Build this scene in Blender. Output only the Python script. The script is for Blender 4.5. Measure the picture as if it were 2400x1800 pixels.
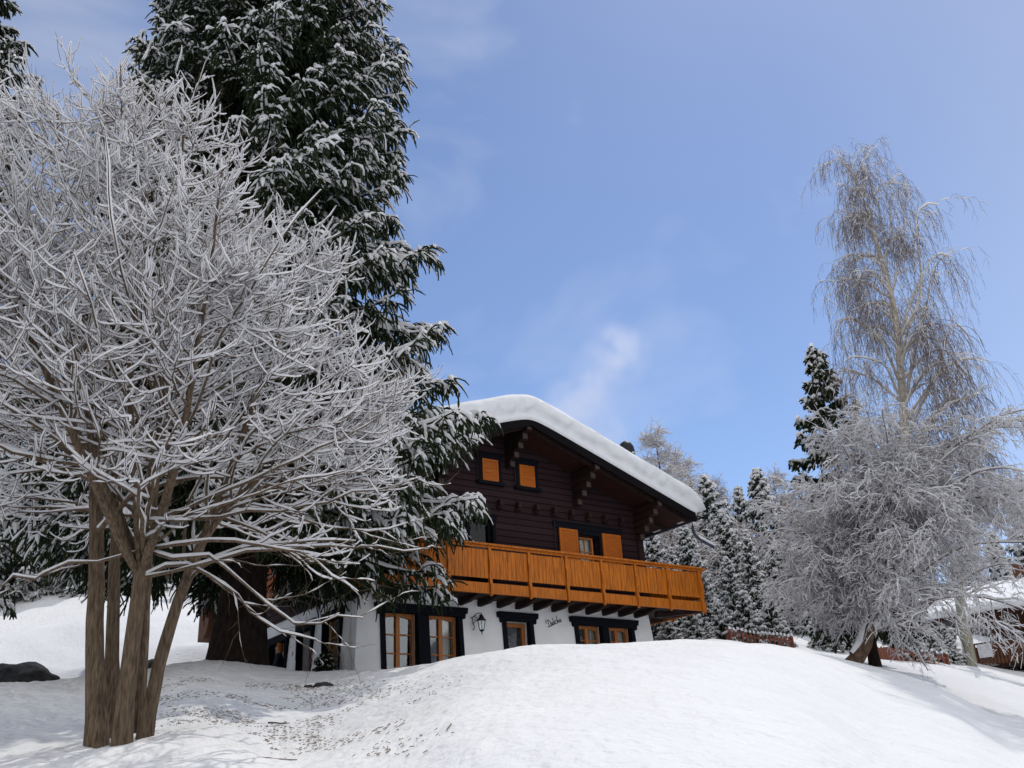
import bpy, bmesh, math, random
import numpy as np
from math import sin, cos, radians, pi, sqrt
from mathutils import Vector, Matrix, noise as mnoise
rng = np.random.default_rng(7)
random.seed(7)
SC = bpy.context.scene
COL = SC.collection
for o in list(bpy.data.objects): bpy.data.objects.remove(o)

# ------------------------------------------------------------------ camera
FPX = 2250.0; PITCH = radians(23.35); ROLL = radians(-3.1); YAW = radians(35.24)
_cp, _sp, _cr, _sr = cos(PITCH), sin(PITCH), cos(ROLL), sin(ROLL)
FW = np.array([0, _cp, _sp]); _up = np.array([0, -_sp, _cp]); _rt = np.array([1.0, 0, 0])
R2 = _cr*_rt + _sr*_up; U2 = -_sr*_rt + _cr*_up
CAM = np.array([0, 0, 1.6])
cd = bpy.data.cameras.new('camera'); cam = bpy.data.objects.new('camera', cd); COL.objects.link(cam)
cd.sensor_width = 36.0; cd.sensor_fit = 'HORIZONTAL'; cd.lens = FPX/2400*36; cd.clip_end = 3000; cd.clip_start = 0.05
m = Matrix(((R2[0], U2[0], -FW[0], CAM[0]), (R2[1], U2[1], -FW[1], CAM[1]), (R2[2], U2[2], -FW[2], CAM[2]), (0, 0, 0, 1)))
cam.matrix_world = m
SC.camera = cam

# ------------------------------------------------------------------ sky, sun, exposure
SUN_AZ = radians(-25)      # from straight behind the house towards the left
SUN_EL = radians(56)
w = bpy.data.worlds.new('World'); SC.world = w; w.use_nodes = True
nt = w.node_tree; nt.nodes.clear()
N = nt.nodes.new; L = nt.links.new
wo = N('ShaderNodeOutputWorld'); bg = N('ShaderNodeBackground'); sky = N('ShaderNodeTexSky')
sky.sky_type = 'NISHITA'; sky.sun_disc = False; sky.sun_elevation = SUN_EL; sky.sun_rotation = -SUN_AZ
sky.altitude = 1500; sky.air_density = 1.0; sky.dust_density = 0.6; sky.ozone_density = 1.5
bg.inputs['Strength'].default_value = 0.122
tc = N('ShaderNodeTexCoord'); mp = N('ShaderNodeMapping'); mp.inputs['Scale'].default_value = (1.3, 1.0, 2.2); mp.inputs['Location'].default_value = (0.35, 0.1, 0.3)
ns = N('ShaderNodeTexNoise'); ns.inputs['Scale'].default_value = 1.7; ns.inputs['Detail'].default_value = 5; ns.inputs['Roughness'].default_value = 0.5
ns.inputs['Distortion'].default_value = 0.6
cr = N('ShaderNodeValToRGB'); cr.color_ramp.elements[0].position = 0.48; cr.color_ramp.elements[1].position = 0.80
cr.color_ramp.elements[0].color = (0, 0, 0, 1); cr.color_ramp.elements[1].color = (0.5, 0.5, 0.5, 1)
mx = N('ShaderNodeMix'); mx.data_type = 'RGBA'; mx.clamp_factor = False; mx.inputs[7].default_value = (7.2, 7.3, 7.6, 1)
tint = N('ShaderNodeMix'); tint.data_type = 'RGBA'; tint.blend_type = 'MULTIPLY'; tint.inputs[0].default_value = 1.0; tint.inputs[7].default_value = (0.93, 0.95, 1.02, 1)
# bright cloud added over the unseen sky behind the photographer, filling the shaded fronts
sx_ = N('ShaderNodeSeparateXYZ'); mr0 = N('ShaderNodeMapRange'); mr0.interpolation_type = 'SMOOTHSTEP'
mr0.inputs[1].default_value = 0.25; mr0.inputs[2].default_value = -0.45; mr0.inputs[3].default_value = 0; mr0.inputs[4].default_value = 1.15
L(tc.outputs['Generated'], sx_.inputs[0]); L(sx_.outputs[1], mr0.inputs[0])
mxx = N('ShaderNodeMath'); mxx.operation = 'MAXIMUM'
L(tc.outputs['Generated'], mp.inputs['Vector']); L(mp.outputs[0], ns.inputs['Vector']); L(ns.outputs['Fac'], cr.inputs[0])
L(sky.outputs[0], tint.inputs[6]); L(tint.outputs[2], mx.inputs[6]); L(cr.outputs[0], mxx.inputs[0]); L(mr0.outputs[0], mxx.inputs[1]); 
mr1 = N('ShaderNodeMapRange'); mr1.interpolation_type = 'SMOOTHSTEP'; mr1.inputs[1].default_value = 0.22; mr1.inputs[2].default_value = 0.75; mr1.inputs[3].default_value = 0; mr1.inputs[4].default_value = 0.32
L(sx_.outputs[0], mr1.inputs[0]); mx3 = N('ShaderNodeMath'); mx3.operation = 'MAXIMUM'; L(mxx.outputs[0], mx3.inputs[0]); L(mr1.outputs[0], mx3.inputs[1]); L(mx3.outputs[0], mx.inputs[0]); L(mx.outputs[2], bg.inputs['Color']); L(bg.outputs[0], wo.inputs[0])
sl = bpy.data.lights.new('sun', 'SUN'); so = bpy.data.objects.new('sun', sl); COL.objects.link(so)
sl.energy = 1.76; sl.angle = radians(0.6); sl.color = (1.0, 0.955, 0.88)
sdir = Vector((-sin(SUN_AZ)*cos(SUN_EL), cos(SUN_AZ)*cos(SUN_EL), sin(SUN_EL)))
so.rotation_euler = sdir.to_track_quat('Z', 'Y').to_euler()
so.location = sdir*60
vs = SC.view_settings; vs.view_transform = 'Standard'; vs.look = 'None'; vs.gamma = 1; vs.exposure = 0.16
SC.render.engine = 'CYCLES'
SC.cycles.max_bounces = 6; SC.cycles.diffuse_bounces = 3; SC.cycles.transparent_max_bounces = 12; SC.cycles.volume_bounces = 1

# ------------------------------------------------------------------ projection helpers
def ray(x, y): return FW + R2*(x-1200)/FPX - U2*(y-900)/FPX
def at(x, y, dist):
    d = ray(x, y); return CAM + d*dist/d[1]
HO = np.array([-3.771, 22.0, 0.0])
HF = np.array([cos(YAW), sin(YAW), 0]); HS = np.array([-sin(YAW), cos(YAW), 0])
def facade(x, y, off=0.0):
    d = ray(x, y); t = ((HO-CAM)@HS+off)/(d@HS); p = CAM+d*t; return (p-HO)@HF, p[2]
def hloc(u, v, z): 
    p = HO+HF*u+HS*v; return (p[0], p[1], z)

# ------------------------------------------------------------------ object helpers
def tag(o, label=None, cat=None, group=None, kind=None):
    if label: o['label'] = label
    if cat: o['category'] = cat
    if group: o['group'] = group
    if kind: o['kind'] = kind
    return o
def empty(name, loc, rz=0.0, **k):
    o = bpy.data.objects.new(name, None); COL.objects.link(o); o.location = loc; o.rotation_euler = (0, 0, rz); o.empty_display_size = 0.3
    return tag(o, **k)
def link(name, me, mat=None, parent=None):
    o = bpy.data.objects.new(name, me); COL.objects.link(o)
    if mat is not None:
        for q in (mat if isinstance(mat, (list, tuple)) else [mat]): me.materials.append(q)
    if parent is not None: o.parent = parent
    return o
def fastmesh(name, V, Q, smooth=False, T=None):
    me = bpy.data.meshes.new(name)
    V = np.asarray(V, np.float32); Q = np.asarray(Q, np.int32).reshape(-1, 4)
    nT = 0 if T is None else len(T)
    me.vertices.add(len(V)); me.vertices.foreach_set('co', V.ravel())
    loops = Q.ravel() if not nT else np.concatenate([Q.ravel(), np.asarray(T, np.int32).ravel()])
    me.loops.add(len(loops)); me.loops.foreach_set('vertex_index', loops)
    me.polygons.add(len(Q)+nT)
    st = np.arange(len(Q), dtype=np.int32)*4
    if nT: st = np.concatenate([st, len(Q)*4+np.arange(nT, dtype=np.int32)*3])
    me.polygons.foreach_set('loop_start', st)
    if smooth: me.polygons.foreach_set('use_smooth', np.ones(len(Q)+nT, bool))
    me.update(calc_edges=True); return me
class MB:
    def __init__(s): s.v = []; s.f = []
    def poly(s, pts, faces):
        b = len(s.v); s.v += [tuple(float(c) for c in p) for p in pts]; s.f += [tuple(b+i for i in f) for f in faces]; return s
    def box(s, x0, x1, y0, y1, z0, z1):
        P = [(x0,y0,z0),(x1,y0,z0),(x1,y1,z0),(x0,y1,z0),(x0,y0,z1),(x1,y0,z1),(x1,y1,z1),(x0,y1,z1)]
        return s.poly(P, [(0,3,2,1),(4,5,6,7),(0,1,5,4),(1,2,6,5),(2,3,7,6),(3,0,4,7)])
    def hexa(s, P): return s.poly(P, [(0,3,2,1),(4,5,6,7),(0,1,5,4),(1,2,6,5),(2,3,7,6),(3,0,4,7)])
    def bar(s, a, b, w, h, up=(0,0,1)):
        a = Vector(a); b = Vector(b); d = (b-a).normalized(); upv = Vector(up)
        x = d.cross(upv)
        if x.length < 1e-4: x = d.cross(Vector((1,0,0)))
        x.normalize(); y = x.cross(d).normalized(); x = x*w/2; y = y*h/2
        return s.hexa([a-x-y, a+x-y, b+x-y, b-x-y, a-x+y, a+x+y, b+x+y, b-x+y])
    def extrude(s, pts, axis, a, b):   # polygon in the two other axes, extruded along axis
        def mk(p, t):
            q = list(p); q.insert(axis, t); return q
        n = len(pts)
        return s.poly([mk(p, a) for p in pts]+[mk(p, b) for p in pts], [tuple(range(n))[::-1], tuple(range(n, 2*n))]+[(i, (i+1) % n, n+(i+1) % n, n+i) for i in range(n)])
    def tube(s, pts, r, n=8, r1=None):
        K = len(pts); P = np.array([pts], float); rr = np.linspace(r, r if r1 is None else r1, K)[None]
        V, Q = tubes(P, rr, n)
        b = len(s.v); s.v += [tuple(map(float, p)) for p in V]; s.f += [tuple(int(b+i) for i in q) for q in Q]
        s.f.append(tuple(b+i for i in range(n))[::-1]); s.f.append(tuple(b+(K-1)*n+i for i in range(n))); return s
    def lathe(s, prof, n=16, c=(0,0,0)):
        b = len(s.v)
        for r, z in prof:
            for i in range(n):
                a = 2*pi*i/n; s.v.append((c[0]+r*cos(a), c[1]+r*sin(a), c[2]+z))
        for k in range(len(prof)-1):
            for i in range(n):
                j = (i+1) % n; s.f.append((b+k*n+i, b+k*n+j, b+(k+1)*n+j, b+(k+1)*n+i))
        s.f.append(tuple(b+i for i in range(n))[::-1]); s.f.append(tuple(b+(len(prof)-1)*n+i for i in range(n))); return s
    def build(s, name, mat, parent=None, bevel=0, smooth=False):
        me = bpy.data.meshes.new(name); me.from_pydata(s.v, [], s.f)
        bm = bmesh.new(); bm.from_mesh(me); bmesh.ops.recalc_face_normals(bm, faces=bm.faces); bm.to_mesh(me); bm.free()
        if smooth: me.polygons.foreach_set('use_smooth', [True]*len(me.polygons))
        o = link(name, me, mat, parent)
        if bevel:
            md = o.modifiers.new('bevel', 'BEVEL'); md.width = bevel; md.segments = 2; md.limit_method = 'ANGLE'; md.angle_limit = radians(50)
        return o

def norm(a): return a/np.maximum(np.linalg.norm(a, axis=-1, keepdims=True), 1e-9)
def frames(P):
    T = np.empty_like(P); T[:, 1:-1] = P[:, 2:]-P[:, :-2]; T[:, 0] = P[:, 1]-P[:, 0]; T[:, -1] = P[:, -1]-P[:, -2]
    T = norm(T)
    mt = norm(T.mean(1))
    ref = np.where(np.abs(mt[:, 2:3]) > 0.92, np.array([[1.0, 0, 0]]), np.array([[0, 0, 1.0]]))[:, None, :]
    S = norm(np.cross(T, ref)); V = np.cross(S, T)
    return T, S, V
def tubes(P, R, n, flat=1.0, jit=0.0, flute=0.0, nf=5):
    Nn, K, _ = P.shape; T, S, V = frames(P)
    a = np.arange(n)/n*2*pi
    rr = R[:, :, None]
    if jit: rr = rr*(1+jit*rng.uniform(-1, 1, (Nn, K, n)))
    else: rr = np.broadcast_to(rr, (Nn, K, n))
    if flute: rr = rr*(1+flute*np.cos(nf*a+.8*np.sin(np.arange(K)*.35)[:, None])[None]+flute*.5*np.cos((nf+4)*a+1.3)[None, None, :])
    X = P[:, :, None, :] + (rr*np.cos(a))[..., None]*S[:, :, None, :] + (rr*np.sin(a)*flat)[..., None]*V[:, :, None, :]
    base = (np.arange(Nn)*K*n)[:, None, None]+(np.arange(K-1)*n)[None, :, None]
    i = np.arange(n)[None, None, :]; j = (i+1) % n
    Q = np.stack([base+i, base+j, base+n+j, base+n+i], -1).reshape(-1, 4)
    return X.reshape(-1, 3), Q
def joinVQ(parts):
    Vs, Qs, off = [], [], 0
    for V, Q in parts:
        Vs.append(V); Qs.append(Q+off); off += len(V)
    return np.concatenate(Vs), np.concatenate(Qs)
def samp(P, t):    # P (N,K,3), t (N,) in 0..1
    K = P.shape[1]; f = np.clip(t, 0, 0.9999)*(K-1); i = f.astype(int); w_ = (f-i)
    ar = np.arange(len(P)); 
    if P.ndim == 3: return P[ar, i]*(1-w_)[:, None]+P[ar, i+1]*w_[:, None], norm(P[ar, i+1]-P[ar, i])
    return P[ar, i]*(1-w_)+P[ar, i+1]*w_
def grow(P, R, nper, t0, t1, ang, length, K=5, trop=0.0, wob=0.12, ratio=0.6, rmin=0.003, phi=None, taper=0.35, angj=0.25, flatness=0.0, bend=None):
    Np = len(P); M = Np*nper
    idx = np.repeat(np.arange(Np), nper); j = np.tile(np.arange(nper), Np)
    t = t0+(t1-t0)*(j+rng.uniform(0, 1, M))/nper
    o, tan = samp(P[idx], t); r0 = samp(R[idx], t)
    S = norm(np.cross(tan, np.array([0.05, 0.03, 1.0]))); V = np.cross(S, tan)
    ph = rng.uniform(0, 2*pi, M) if phi is None else phi(M, j)
    pv = norm(S*np.cos(ph)[:, None]+V*(np.sin(ph)*(1-flatness))[:, None])
    an = ang*(1+angj*rng.uniform(-1, 1, M))
    d = tan*np.cos(an)[:, None]+pv*np.sin(an)[:, None]
    ln = length(M, t, o, d, idx)
    r = np.maximum(np.minimum(r0*ratio, ln*0.022+0.002), rmin)
    out = np.empty((M, K, 3)); out[:, 0] = o; p = o.copy()
    st = (ln/(K-1))[:, None]
    for k in range(1, K):
        tr = trop(k/(K-1)) if callable(trop) else trop
        d = norm(d+np.array([0, 0, 1.0])*tr+wob*rng.normal(0, 1, (M, 3)))
        if bend is not None: d = norm(bend(p, d))
        p = p+d*st; out[:, k] = p
    RR = r[:, None]*np.linspace(1, taper, K)[None]
    return out, RR, idx
def snowtube(P, R, wd, n=5, keep=0.85, flat=0.75, lift=0.5, vertlim=0.9, lump=0.35, sub=1):
    """lumpy rope of snow lying on the upper side of each branch"""
    T, S, V = frames(P)
    hz = np.sqrt(np.maximum(1-T[..., 2]**2, 0))
    load = np.clip((hz-(1-vertlim))/vertlim, 0, 1)**0.7
    rr = (R+wd*load)*(1+lump*rng.uniform(-1, 1, R.shape))
    rr = np.where(load < 0.2, 0.0005, rr)
    gap = rng.uniform(0, 1, R.shape) > keep
    rr = np.where(gap, R*0.4, rr)
    rr[:, 0] *= 0.85; rr[:, -1] *= 0.7
    C = P.copy(); C[..., 2] += R*0.9+rr*lift
    return tubes(C, rr, n, flat=flat)

# ------------------------------------------------------------------ materials
def mat(name, col, rough=0.8, noise_scale=None, noise_amt=0.25, bump=0.0, bump_scale=None, bd=0.03, metallic=0.0, spec=0.3, stretch=None, col2=None, detail=4, coord='Object'):
    m_ = bpy.data.materials.new(name); m_.use_nodes = True; t = m_.node_tree; b = t.nodes['Principled BSDF']
    b.inputs['Base Color'].default_value = (*col, 1); b.inputs['Roughness'].default_value = rough; b.inputs['Metallic'].default_value = metallic
    b.inputs['Specular IOR Level'].default_value = spec
    if noise_scale:
        tcn = t.nodes.new('ShaderNodeTexCoord'); mpn = t.nodes.new('ShaderNodeMapping'); n_ = t.nodes.new('ShaderNodeTexNoise')
        n_.inputs['Scale'].default_value = noise_scale; n_.inputs['Detail'].default_value = detail
        if stretch: mpn.inputs['Scale'].default_value = stretch
        t.links.new(tcn.outputs[coord], mpn.inputs[0]); t.links.new(mpn.outputs[0], n_.inputs['Vector'])
        r_ = t.nodes.new('ShaderNodeValToRGB'); r_.color_ramp.elements[0].position = 0.3; r_.color_ramp.elements[1].position = 0.7
        c2 = col2 if col2 else tuple(min(1, c*(1+noise_amt)) for c in col)
        c1 = col if col2 else tuple(c*(1-noise_amt) for c in col)
        r_.color_ramp.elements[0].color = (*c1, 1); r_.color_ramp.elements[1].color = (*c2, 1)
        t.links.new(n_.outputs['Fac'], r_.inputs[0]); t.links.new(r_.outputs[0], b.inputs['Base Color'])
        if bump:
            bn = t.nodes.new('ShaderNodeBump'); bn.inputs['Strength'].default_value = bump; bn.inputs['Distance'].default_value = bd
            if bump_scale:
                n2 = t.nodes.new('ShaderNodeTexNoise'); n2.inputs['Scale'].default_value = bump_scale; n2.inputs['Detail'].default_value = 5
                t.links.new(mpn.outputs[0], n2.inputs['Vector']); t.links.new(n2.outputs['Fac'], bn.inputs['Height'])
            else: t.links.new(n_.outputs['Fac'], bn.inputs['Height'])
            t.links.new(bn.outputs[0], b.inputs['Normal'])
    return m_
M = {}
M['snow'] = mat('snow', (0.80, 0.82, 0.85), 0.75, 9, 0.03, 0.25, 30, spec=0.2)
M['snow_ground'] = mat('snow_ground', (0.79, 0.795, 0.805), 0.8, 1.3, 0.03, 0.9, 7, bd=0.07, spec=0.15, detail=8)
M['snow_twig'] = mat('snow_on_twigs', (0.90, 0.90, 0.92), 0.85, spec=0.1)
M['bark'] = mat('maple_bark', (0.13, 0.095, 0.065), 0.95, 9, 0.5, 1.0, 12, stretch=(5, 5, 0.75), spec=0.1)
M['twig'] = mat('twig_bark', (0.12, 0.088, 0.066), 0.9, spec=0.1)
M['spruce_bark'] = mat('spruce_bark', (0.016, 0.011, 0.009), 0.95, 14, 0.5, 1.0, 20, stretch=(1, 1, 0.3), spec=0.1)
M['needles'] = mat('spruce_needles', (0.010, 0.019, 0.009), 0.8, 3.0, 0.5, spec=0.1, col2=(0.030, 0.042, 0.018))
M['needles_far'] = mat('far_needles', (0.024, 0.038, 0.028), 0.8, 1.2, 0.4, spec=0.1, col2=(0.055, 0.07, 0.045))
M['birch_bark'] = mat('birch_bark', (0.36, 0.31, 0.25), 0.85, 5, 0.5, 0.4, stretch=(1, 1, 2.5), spec=0.15, col2=(0.62, 0.56, 0.47))
M['birch_base'] = mat('birch_base_bark', (0.05, 0.035, 0.028), 0.95, 7, 0.5, 0.8, 15, spec=0.1, col2=(0.2, 0.13, 0.09))
M['birch_twig'] = mat('birch_twigs', (0.19, 0.15, 0.14), 0.9, spec=0.1)
M['larch_twig'] = mat('larch_twigs', (0.24, 0.17, 0.12), 0.9, spec=0.1)
M['dark_metal'] = mat('dark_metal', (0.02, 0.02, 0.024), 0.5, metallic=0.3)
M['gutter'] = mat('gutter_metal', (0.06, 0.075, 0.1), 0.35, metallic=0.6)
M['stucco'] = mat('white_render', (0.84, 0.85, 0.855), 0.9, 1.6, 0.07, 0.25, 60, spec=0.2)
M['orange'] = mat('orange_wood', (0.42, 0.118, 0.006), 0.55, 6, 0.42, 0.15, stretch=(6, 6, 0.5), spec=0.3)
M['orange_h'] = mat('orange_shutter_wood', (0.44, 0.112, 0.004), 0.55, 6, 0.2, 0.15, stretch=(0.6, 1, 8), spec=0.3)
M['window_wood'] = mat('window_frame_wood', (0.40, 0.14, 0.035), 0.5, 8, 0.2, stretch=(4, 4, 0.6))
M['blue_frame'] = mat('dark_frame_wood', (0.0055, 0.0065, 0.011), 0.85, 8, 0.3, spec=0.12, stretch=(1, 1, 3))
M['barge'] = mat('dark_barge_wood', (0.006, 0.005, 0.006), 0.9, 6, 0.3, spec=0.1, stretch=(.5, 1, 3))
M['soffit'] = mat('reddish_soffit_boards', (0.035, 0.009, 0.007), 0.85, 4, 0.4, stretch=(8, 1, 1))
M['beam'] = mat('dark_beam_wood', (0.022, 0.010, 0.008), 0.8, 5, 0.35, stretch=(2, 0.5, 2))
M['beam_end'] = mat('weathered_beam_wood', (0.065, 0.048, 0.042), 0.85, 6, 0.3)
M['curtain'] = mat('white_curtain', (0.70, 0.68, 0.60), 0.9, 6, 0.1, stretch=(8, 1, 0.3))
M['interior'] = mat('dark_interior', (0.02, 0.018, 0.016), 0.9)
M['rock'] = mat('dark_rock', (0.03, 0.03, 0.032), 0.85, 7, 0.5, 0.7)
M['red_wood'] = mat('red_brown_boards', (0.085, 0.032, 0.02), 0.75, 3, 0.4, stretch=(8, 8, 0.5), col2=(0.15, 0.065, 0.032))
M['fence_wood'] = mat('red_fence_wood', (0.20, 0.075, 0.05), 0.85, 6, 0.3, stretch=(4, 4, 0.5))
M['concrete'] = mat('pale_basement', (0.42, 0.40, 0.36), 0.9, 3, 0.15)
M['debris'] = mat('fallen_needles', (0.24, 0.185, 0.135), 0.9, 3, 0.5)
M['letter'] = mat('lettering_iron', (0.05, 0.05, 0.045), 0.7)
M['panel'] = mat('white_panel', (0.62, 0.62, 0.66), 0.6, 9, 0.2)
M['snow_twig'].node_tree.nodes['Principled BSDF'].inputs['Base Color'].default_value = (.93, .93, .94, 1)
t_ = M['snow_twig'].node_tree; b_ = t_.nodes['Principled BSDF']; tr_ = t_.nodes.new('ShaderNodeBsdfTranslucent'); tr_.inputs[0].default_value = (.9, .9, .92, 1)
ms_ = t_.nodes.new('ShaderNodeMixShader'); ms_.inputs[0].default_value = .5; t_.links.new(b_.outputs[0], ms_.inputs[1]); t_.links.new(tr_.outputs[0], ms_.inputs[2])
t_.links.new(ms_.outputs[0], [n for n in t_.nodes if n.type == 'OUTPUT_MATERIAL'][0].inputs[0])
# log siding with dark horizontal joints between the boards
def siding(name, c1, c2, pitch):
    m_ = bpy.data.materials.new(name); m_.use_nodes = True; t = m_.node_tree; b = t.nodes['Principled BSDF']; b.inputs['Roughness'].default_value = 0.75
    b.inputs['Specular IOR Level'].default_value = 0.12
    tcn = t.nodes.new('ShaderNodeTexCoord'); sep = t.nodes.new('ShaderNodeSeparateXYZ'); t.links.new(tcn.outputs['Object'], sep.inputs[0])
    def mth(op, a, v=None, w_=None):
        n_ = t.nodes.new('ShaderNodeMath'); n_.operation = op; t.links.new(a, n_.inputs[0])
        if v is not None: n_.inputs[1].default_value = v
        if w_ is not None: t.links.new(w_, n_.inputs[1])
        return n_.outputs[0]
    zz = mth('DIVIDE', sep.outputs[2], pitch); fr = mth('FRACT', zz); fl = mth('FLOOR', zz)
    a_ = mth('SUBTRACT', fr, 0.5); a_ = mth('ABSOLUTE', a_); prof = mth('POWER', mth('MULTIPLY', a_, 2.0), 8.0)
    wn = t.nodes.new('ShaderNodeTexWhiteNoise'); wn.noise_dimensions = '1D'; t.links.new(fl, wn.inputs['W'])
    mpn = t.nodes.new('ShaderNodeMapping'); mpn.inputs['Scale'].default_value = (0.8, 0.8, 14); t.links.new(tcn.outputs['Object'], mpn.inputs[0])
    n_ = t.nodes.new('ShaderNodeTexNoise'); n_.inputs['Scale'].default_value = 2.5; n_.inputs['Detail'].default_value = 6; t.links.new(mpn.outputs[0], n_.inputs['Vector'])
    f = mth('MULTIPLY', mth('ADD', wn.outputs['Value'], None, n_.outputs['Fac']), 0.5)
    mx_ = t.nodes.new('ShaderNodeMix'); mx_.data_type = 'RGBA'; mx_.inputs[6].default_value = (*c1, 1); mx_.inputs[7].default_value = (*c2, 1); t.links.new(f, mx_.inputs[0])
    m2 = t.nodes.new('ShaderNodeMix'); m2.data_type = 'RGBA'; m2.inputs[7].default_value = (0.006, 0.004, 0.004, 1); t.links.new(mx_.outputs[2], m2.inputs[6]); t.links.new(prof, m2.inputs[0])
    t.links.new(m2.outputs[2], b.inputs['Base Color'])
    bn = t.nodes.new('ShaderNodeBump'); bn.invert = True; bn.inputs['Strength'].default_value = 0.8; bn.inputs['Distance'].default_value = 0.03; t.links.new(prof, bn.inputs['Height']); t.links.new(bn.outputs[0], b.inputs['Normal'])
    return m_
M['timber'] = siding('dark_log_boards', (0.016, 0.008, 0.010), (0.042, 0.023, 0.026), 0.172)
def glass(name, refl=0.35, tintc=(0.25, 0.27, 0.28)):
    m_ = bpy.data.materials.new(name); m_.use_nodes = True; t = m_.node_tree; t.nodes.clear()
    o_ = t.nodes.new('ShaderNodeOutputMaterial'); a_ = t.nodes.new('ShaderNodeBsdfTransparent'); g_ = t.nodes.new('ShaderNodeBsdfGlossy'); x_ = t.nodes.new('ShaderNodeMixShader')
    a_.inputs[0].default_value = (*tintc, 1); g_.inputs['Roughness'].default_value = 0.03; g_.inputs['Color'].default_value = (0.8, 0.85, 0.9, 1); x_.inputs[0].default_value = refl
    t.links.new(a_.outputs[0], x_.inputs[1]); t.links.new(g_.outputs[0], x_.inputs[2]); t.links.new(x_.outputs[0], o_.inputs[0]); return m_
M['glass'] = glass('window_glass', 0.14, (0.9, 0.91, 0.9))
M['dark_glass'] = glass('balcony_glass', 0.03, (0.5, 0.5, 0.5))
M['lamp_glass'] = glass('lantern_glass', 0.25, (0.8, 0.85, 0.82))

# ------------------------------------------------------------------ terrain
CREST = [(-400,1610,19,0),(0,1600,19,0),(200,1592,19,0),(460,1570,18.5,0),(553,1574,18.7,0),(650,1590,19,0),(760,1590,19,0),(870,1573,19,.1),(960,1566,18.6,.2),(1080,1546,18,.35),
 (1180,1531,18,.4),(1350,1520,18.5,.45),(1500,1519,19,.45),(1620,1513,20,.45),(1700,1516,20.5,.45),(1850,1524,22,.4),(1960,1546,23.5,.3),(2035,1562,24,.2),(2150,1592,23,.2),(2250,1640,21,.2),(2330,1685,20,.1),(2400,1702,19,.1),(2800,1760,17,0)]
# heights beyond the crest, as rising ratio (z-1.6)/d at distances
FARD = [25, 30, 36, 45, 60, 90, 140, 260, 500]
FARM = {-400:[.093,.150,.185,.215,.245,.27,.27,.22,.13], 200:[.093,.145,.18,.215,.245,.27,.27,.22,.13], 553:[.093,.13,.16,.20,.23,.25,.25,.20,.12], 760:[.093,.09,.10,.14,.19,.22,.22,.18,.11],
 1500:[.093,.10,.11,.14,.175,.20,.20,.17,.1], 1560:[.105,.139,.13,.145,.175,.20,.20,.17,.1], 1700:[.118,.141,.130,.15,.175,.2,.2,.17,.1], 1850:[.112,.122,.127,.145,.17,.19,.19,.17,.1],
 2000:[.101,.105,.115,.135,.16,.18,.18,.16,.1], 2150:[.082,.092,.105,.12,.15,.17,.18,.16,.1], 2400:[.04,.055,.080,.10,.13,.15,.17,.15,.1], 2800:[.03,.04,.06,.09,.12,.14,.16,.15,.1]}
DS = np.concatenate([np.arange(0, 70, 0.25), np.arange(70, 620, 5.0)])
SS = np.linspace(-0.85, 0.85, 341)
def _table():
    cs = []; cm = []; cdn = []; cv = []
    for x, y, d, k in CREST:
        r = ray(x, y); cs.append(r[0]/r[1]); cm.append(r[2]/r[1]); cdn.append(d); cv.append(k)
    cm_ = np.interp(SS, cs, cm); cd_ = np.interp(SS, cs, cdn); ck_ = np.interp(SS, cs, cv)
    fk = sorted(FARM); fs = [ray(x, 1560)[0]/ray(x, 1560)[1] for x in fk]
    fm = np.array([[np.interp(s, fs, [FARM[k][j] for k in fk]) for j in range(len(FARD))] for s in SS])
    Z = np.zeros((len(SS), len(DS)))
    for i in range(len(SS)):
        zc = 1.6+cm_[i]*cd_[i]+0.07; t = np.linspace(0, 1, 12); g = t*(1+ck_[i]*(1-t))
        dd = list(t*cd_[i])+[cd_[i]+1.2]+FARD; zz = list(zc*g)+[zc-0.08]+[1.6+fm[i][j]*FARD[j] for j in range(len(FARD))]
        Z[i] = np.interp(DS, dd, zz)
    k = np.exp(-0.5*(np.arange(-6, 7)/2.4)**2); k /= k.sum()
    n0 = 280
    for i in range(len(SS)):
        a = np.pad(Z[i, :n0], 6, mode='reflect', reflect_type='odd'); Z[i, :n0] = np.convolve(a, k, 'valid')
    k = np.exp(-0.5*(np.arange(-6, 7)/2.5)**2); k /= k.sum()
    Zp = np.pad(Z, ((6, 6), (0, 0)), mode='edge')
    Z = sum(k[j]*Zp[j:j+len(SS)] for j in range(13))
    return Z
ZT = _table()
def terrain(X, Y):
    X = np.asarray(X, float); Y = np.asarray(Y, float)
    r = np.hypot(X, Y); a = np.arctan2(X, Y); ac = np.clip(a, -0.70, 0.70); s = np.tan(ac); d = r*np.cos(ac)
    wgt = np.clip((2.0-np.abs(a))/0.9, 0, 1); wgt = wgt*wgt*(3-2*wgt)
    fi = np.clip((s-SS[0])/(SS[1]-SS[0]), 0, len(SS)-1.001); i = fi.astype(int); wi = fi-i
    fj = np.where(d < 69.75, d/0.25, 279+(np.clip(d, 69.75, 614)-69.75)/5.0); fj = np.clip(fj, 0, len(DS)-1.001); j = fj.astype(int); wj = fj-j
    z = (ZT[i, j]*(1-wi)+ZT[i+1, j]*wi)*(1-wj)+(ZT[i, j+1]*(1-wi)+ZT[i+1, j+1]*wi)*wj
    b = 0.035*np.sin(X*1.7+1.3*np.sin(Y*0.9))*np.sin(Y*1.3+1.1*np.sin(X*0.7))+0.012*np.sin(X*5.1+2*np.sin(Y*3.1))*np.sin(Y*4.3+X)
    lft = np.clip((-X-4)/6, 0, 1)*np.clip((d-20)/8, 0, 1)
    b = b+lft*(0.35*np.sin(X*0.55+np.sin(Y*0.4))*np.sin(Y*0.6+1.0)+0.12*np.sin(X*1.9+Y)*np.sin(Y*1.7))
    return z*wgt+b*np.clip(r/6, 0, 1)
def gz(x, y): return float(terrain(x, y))
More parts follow.
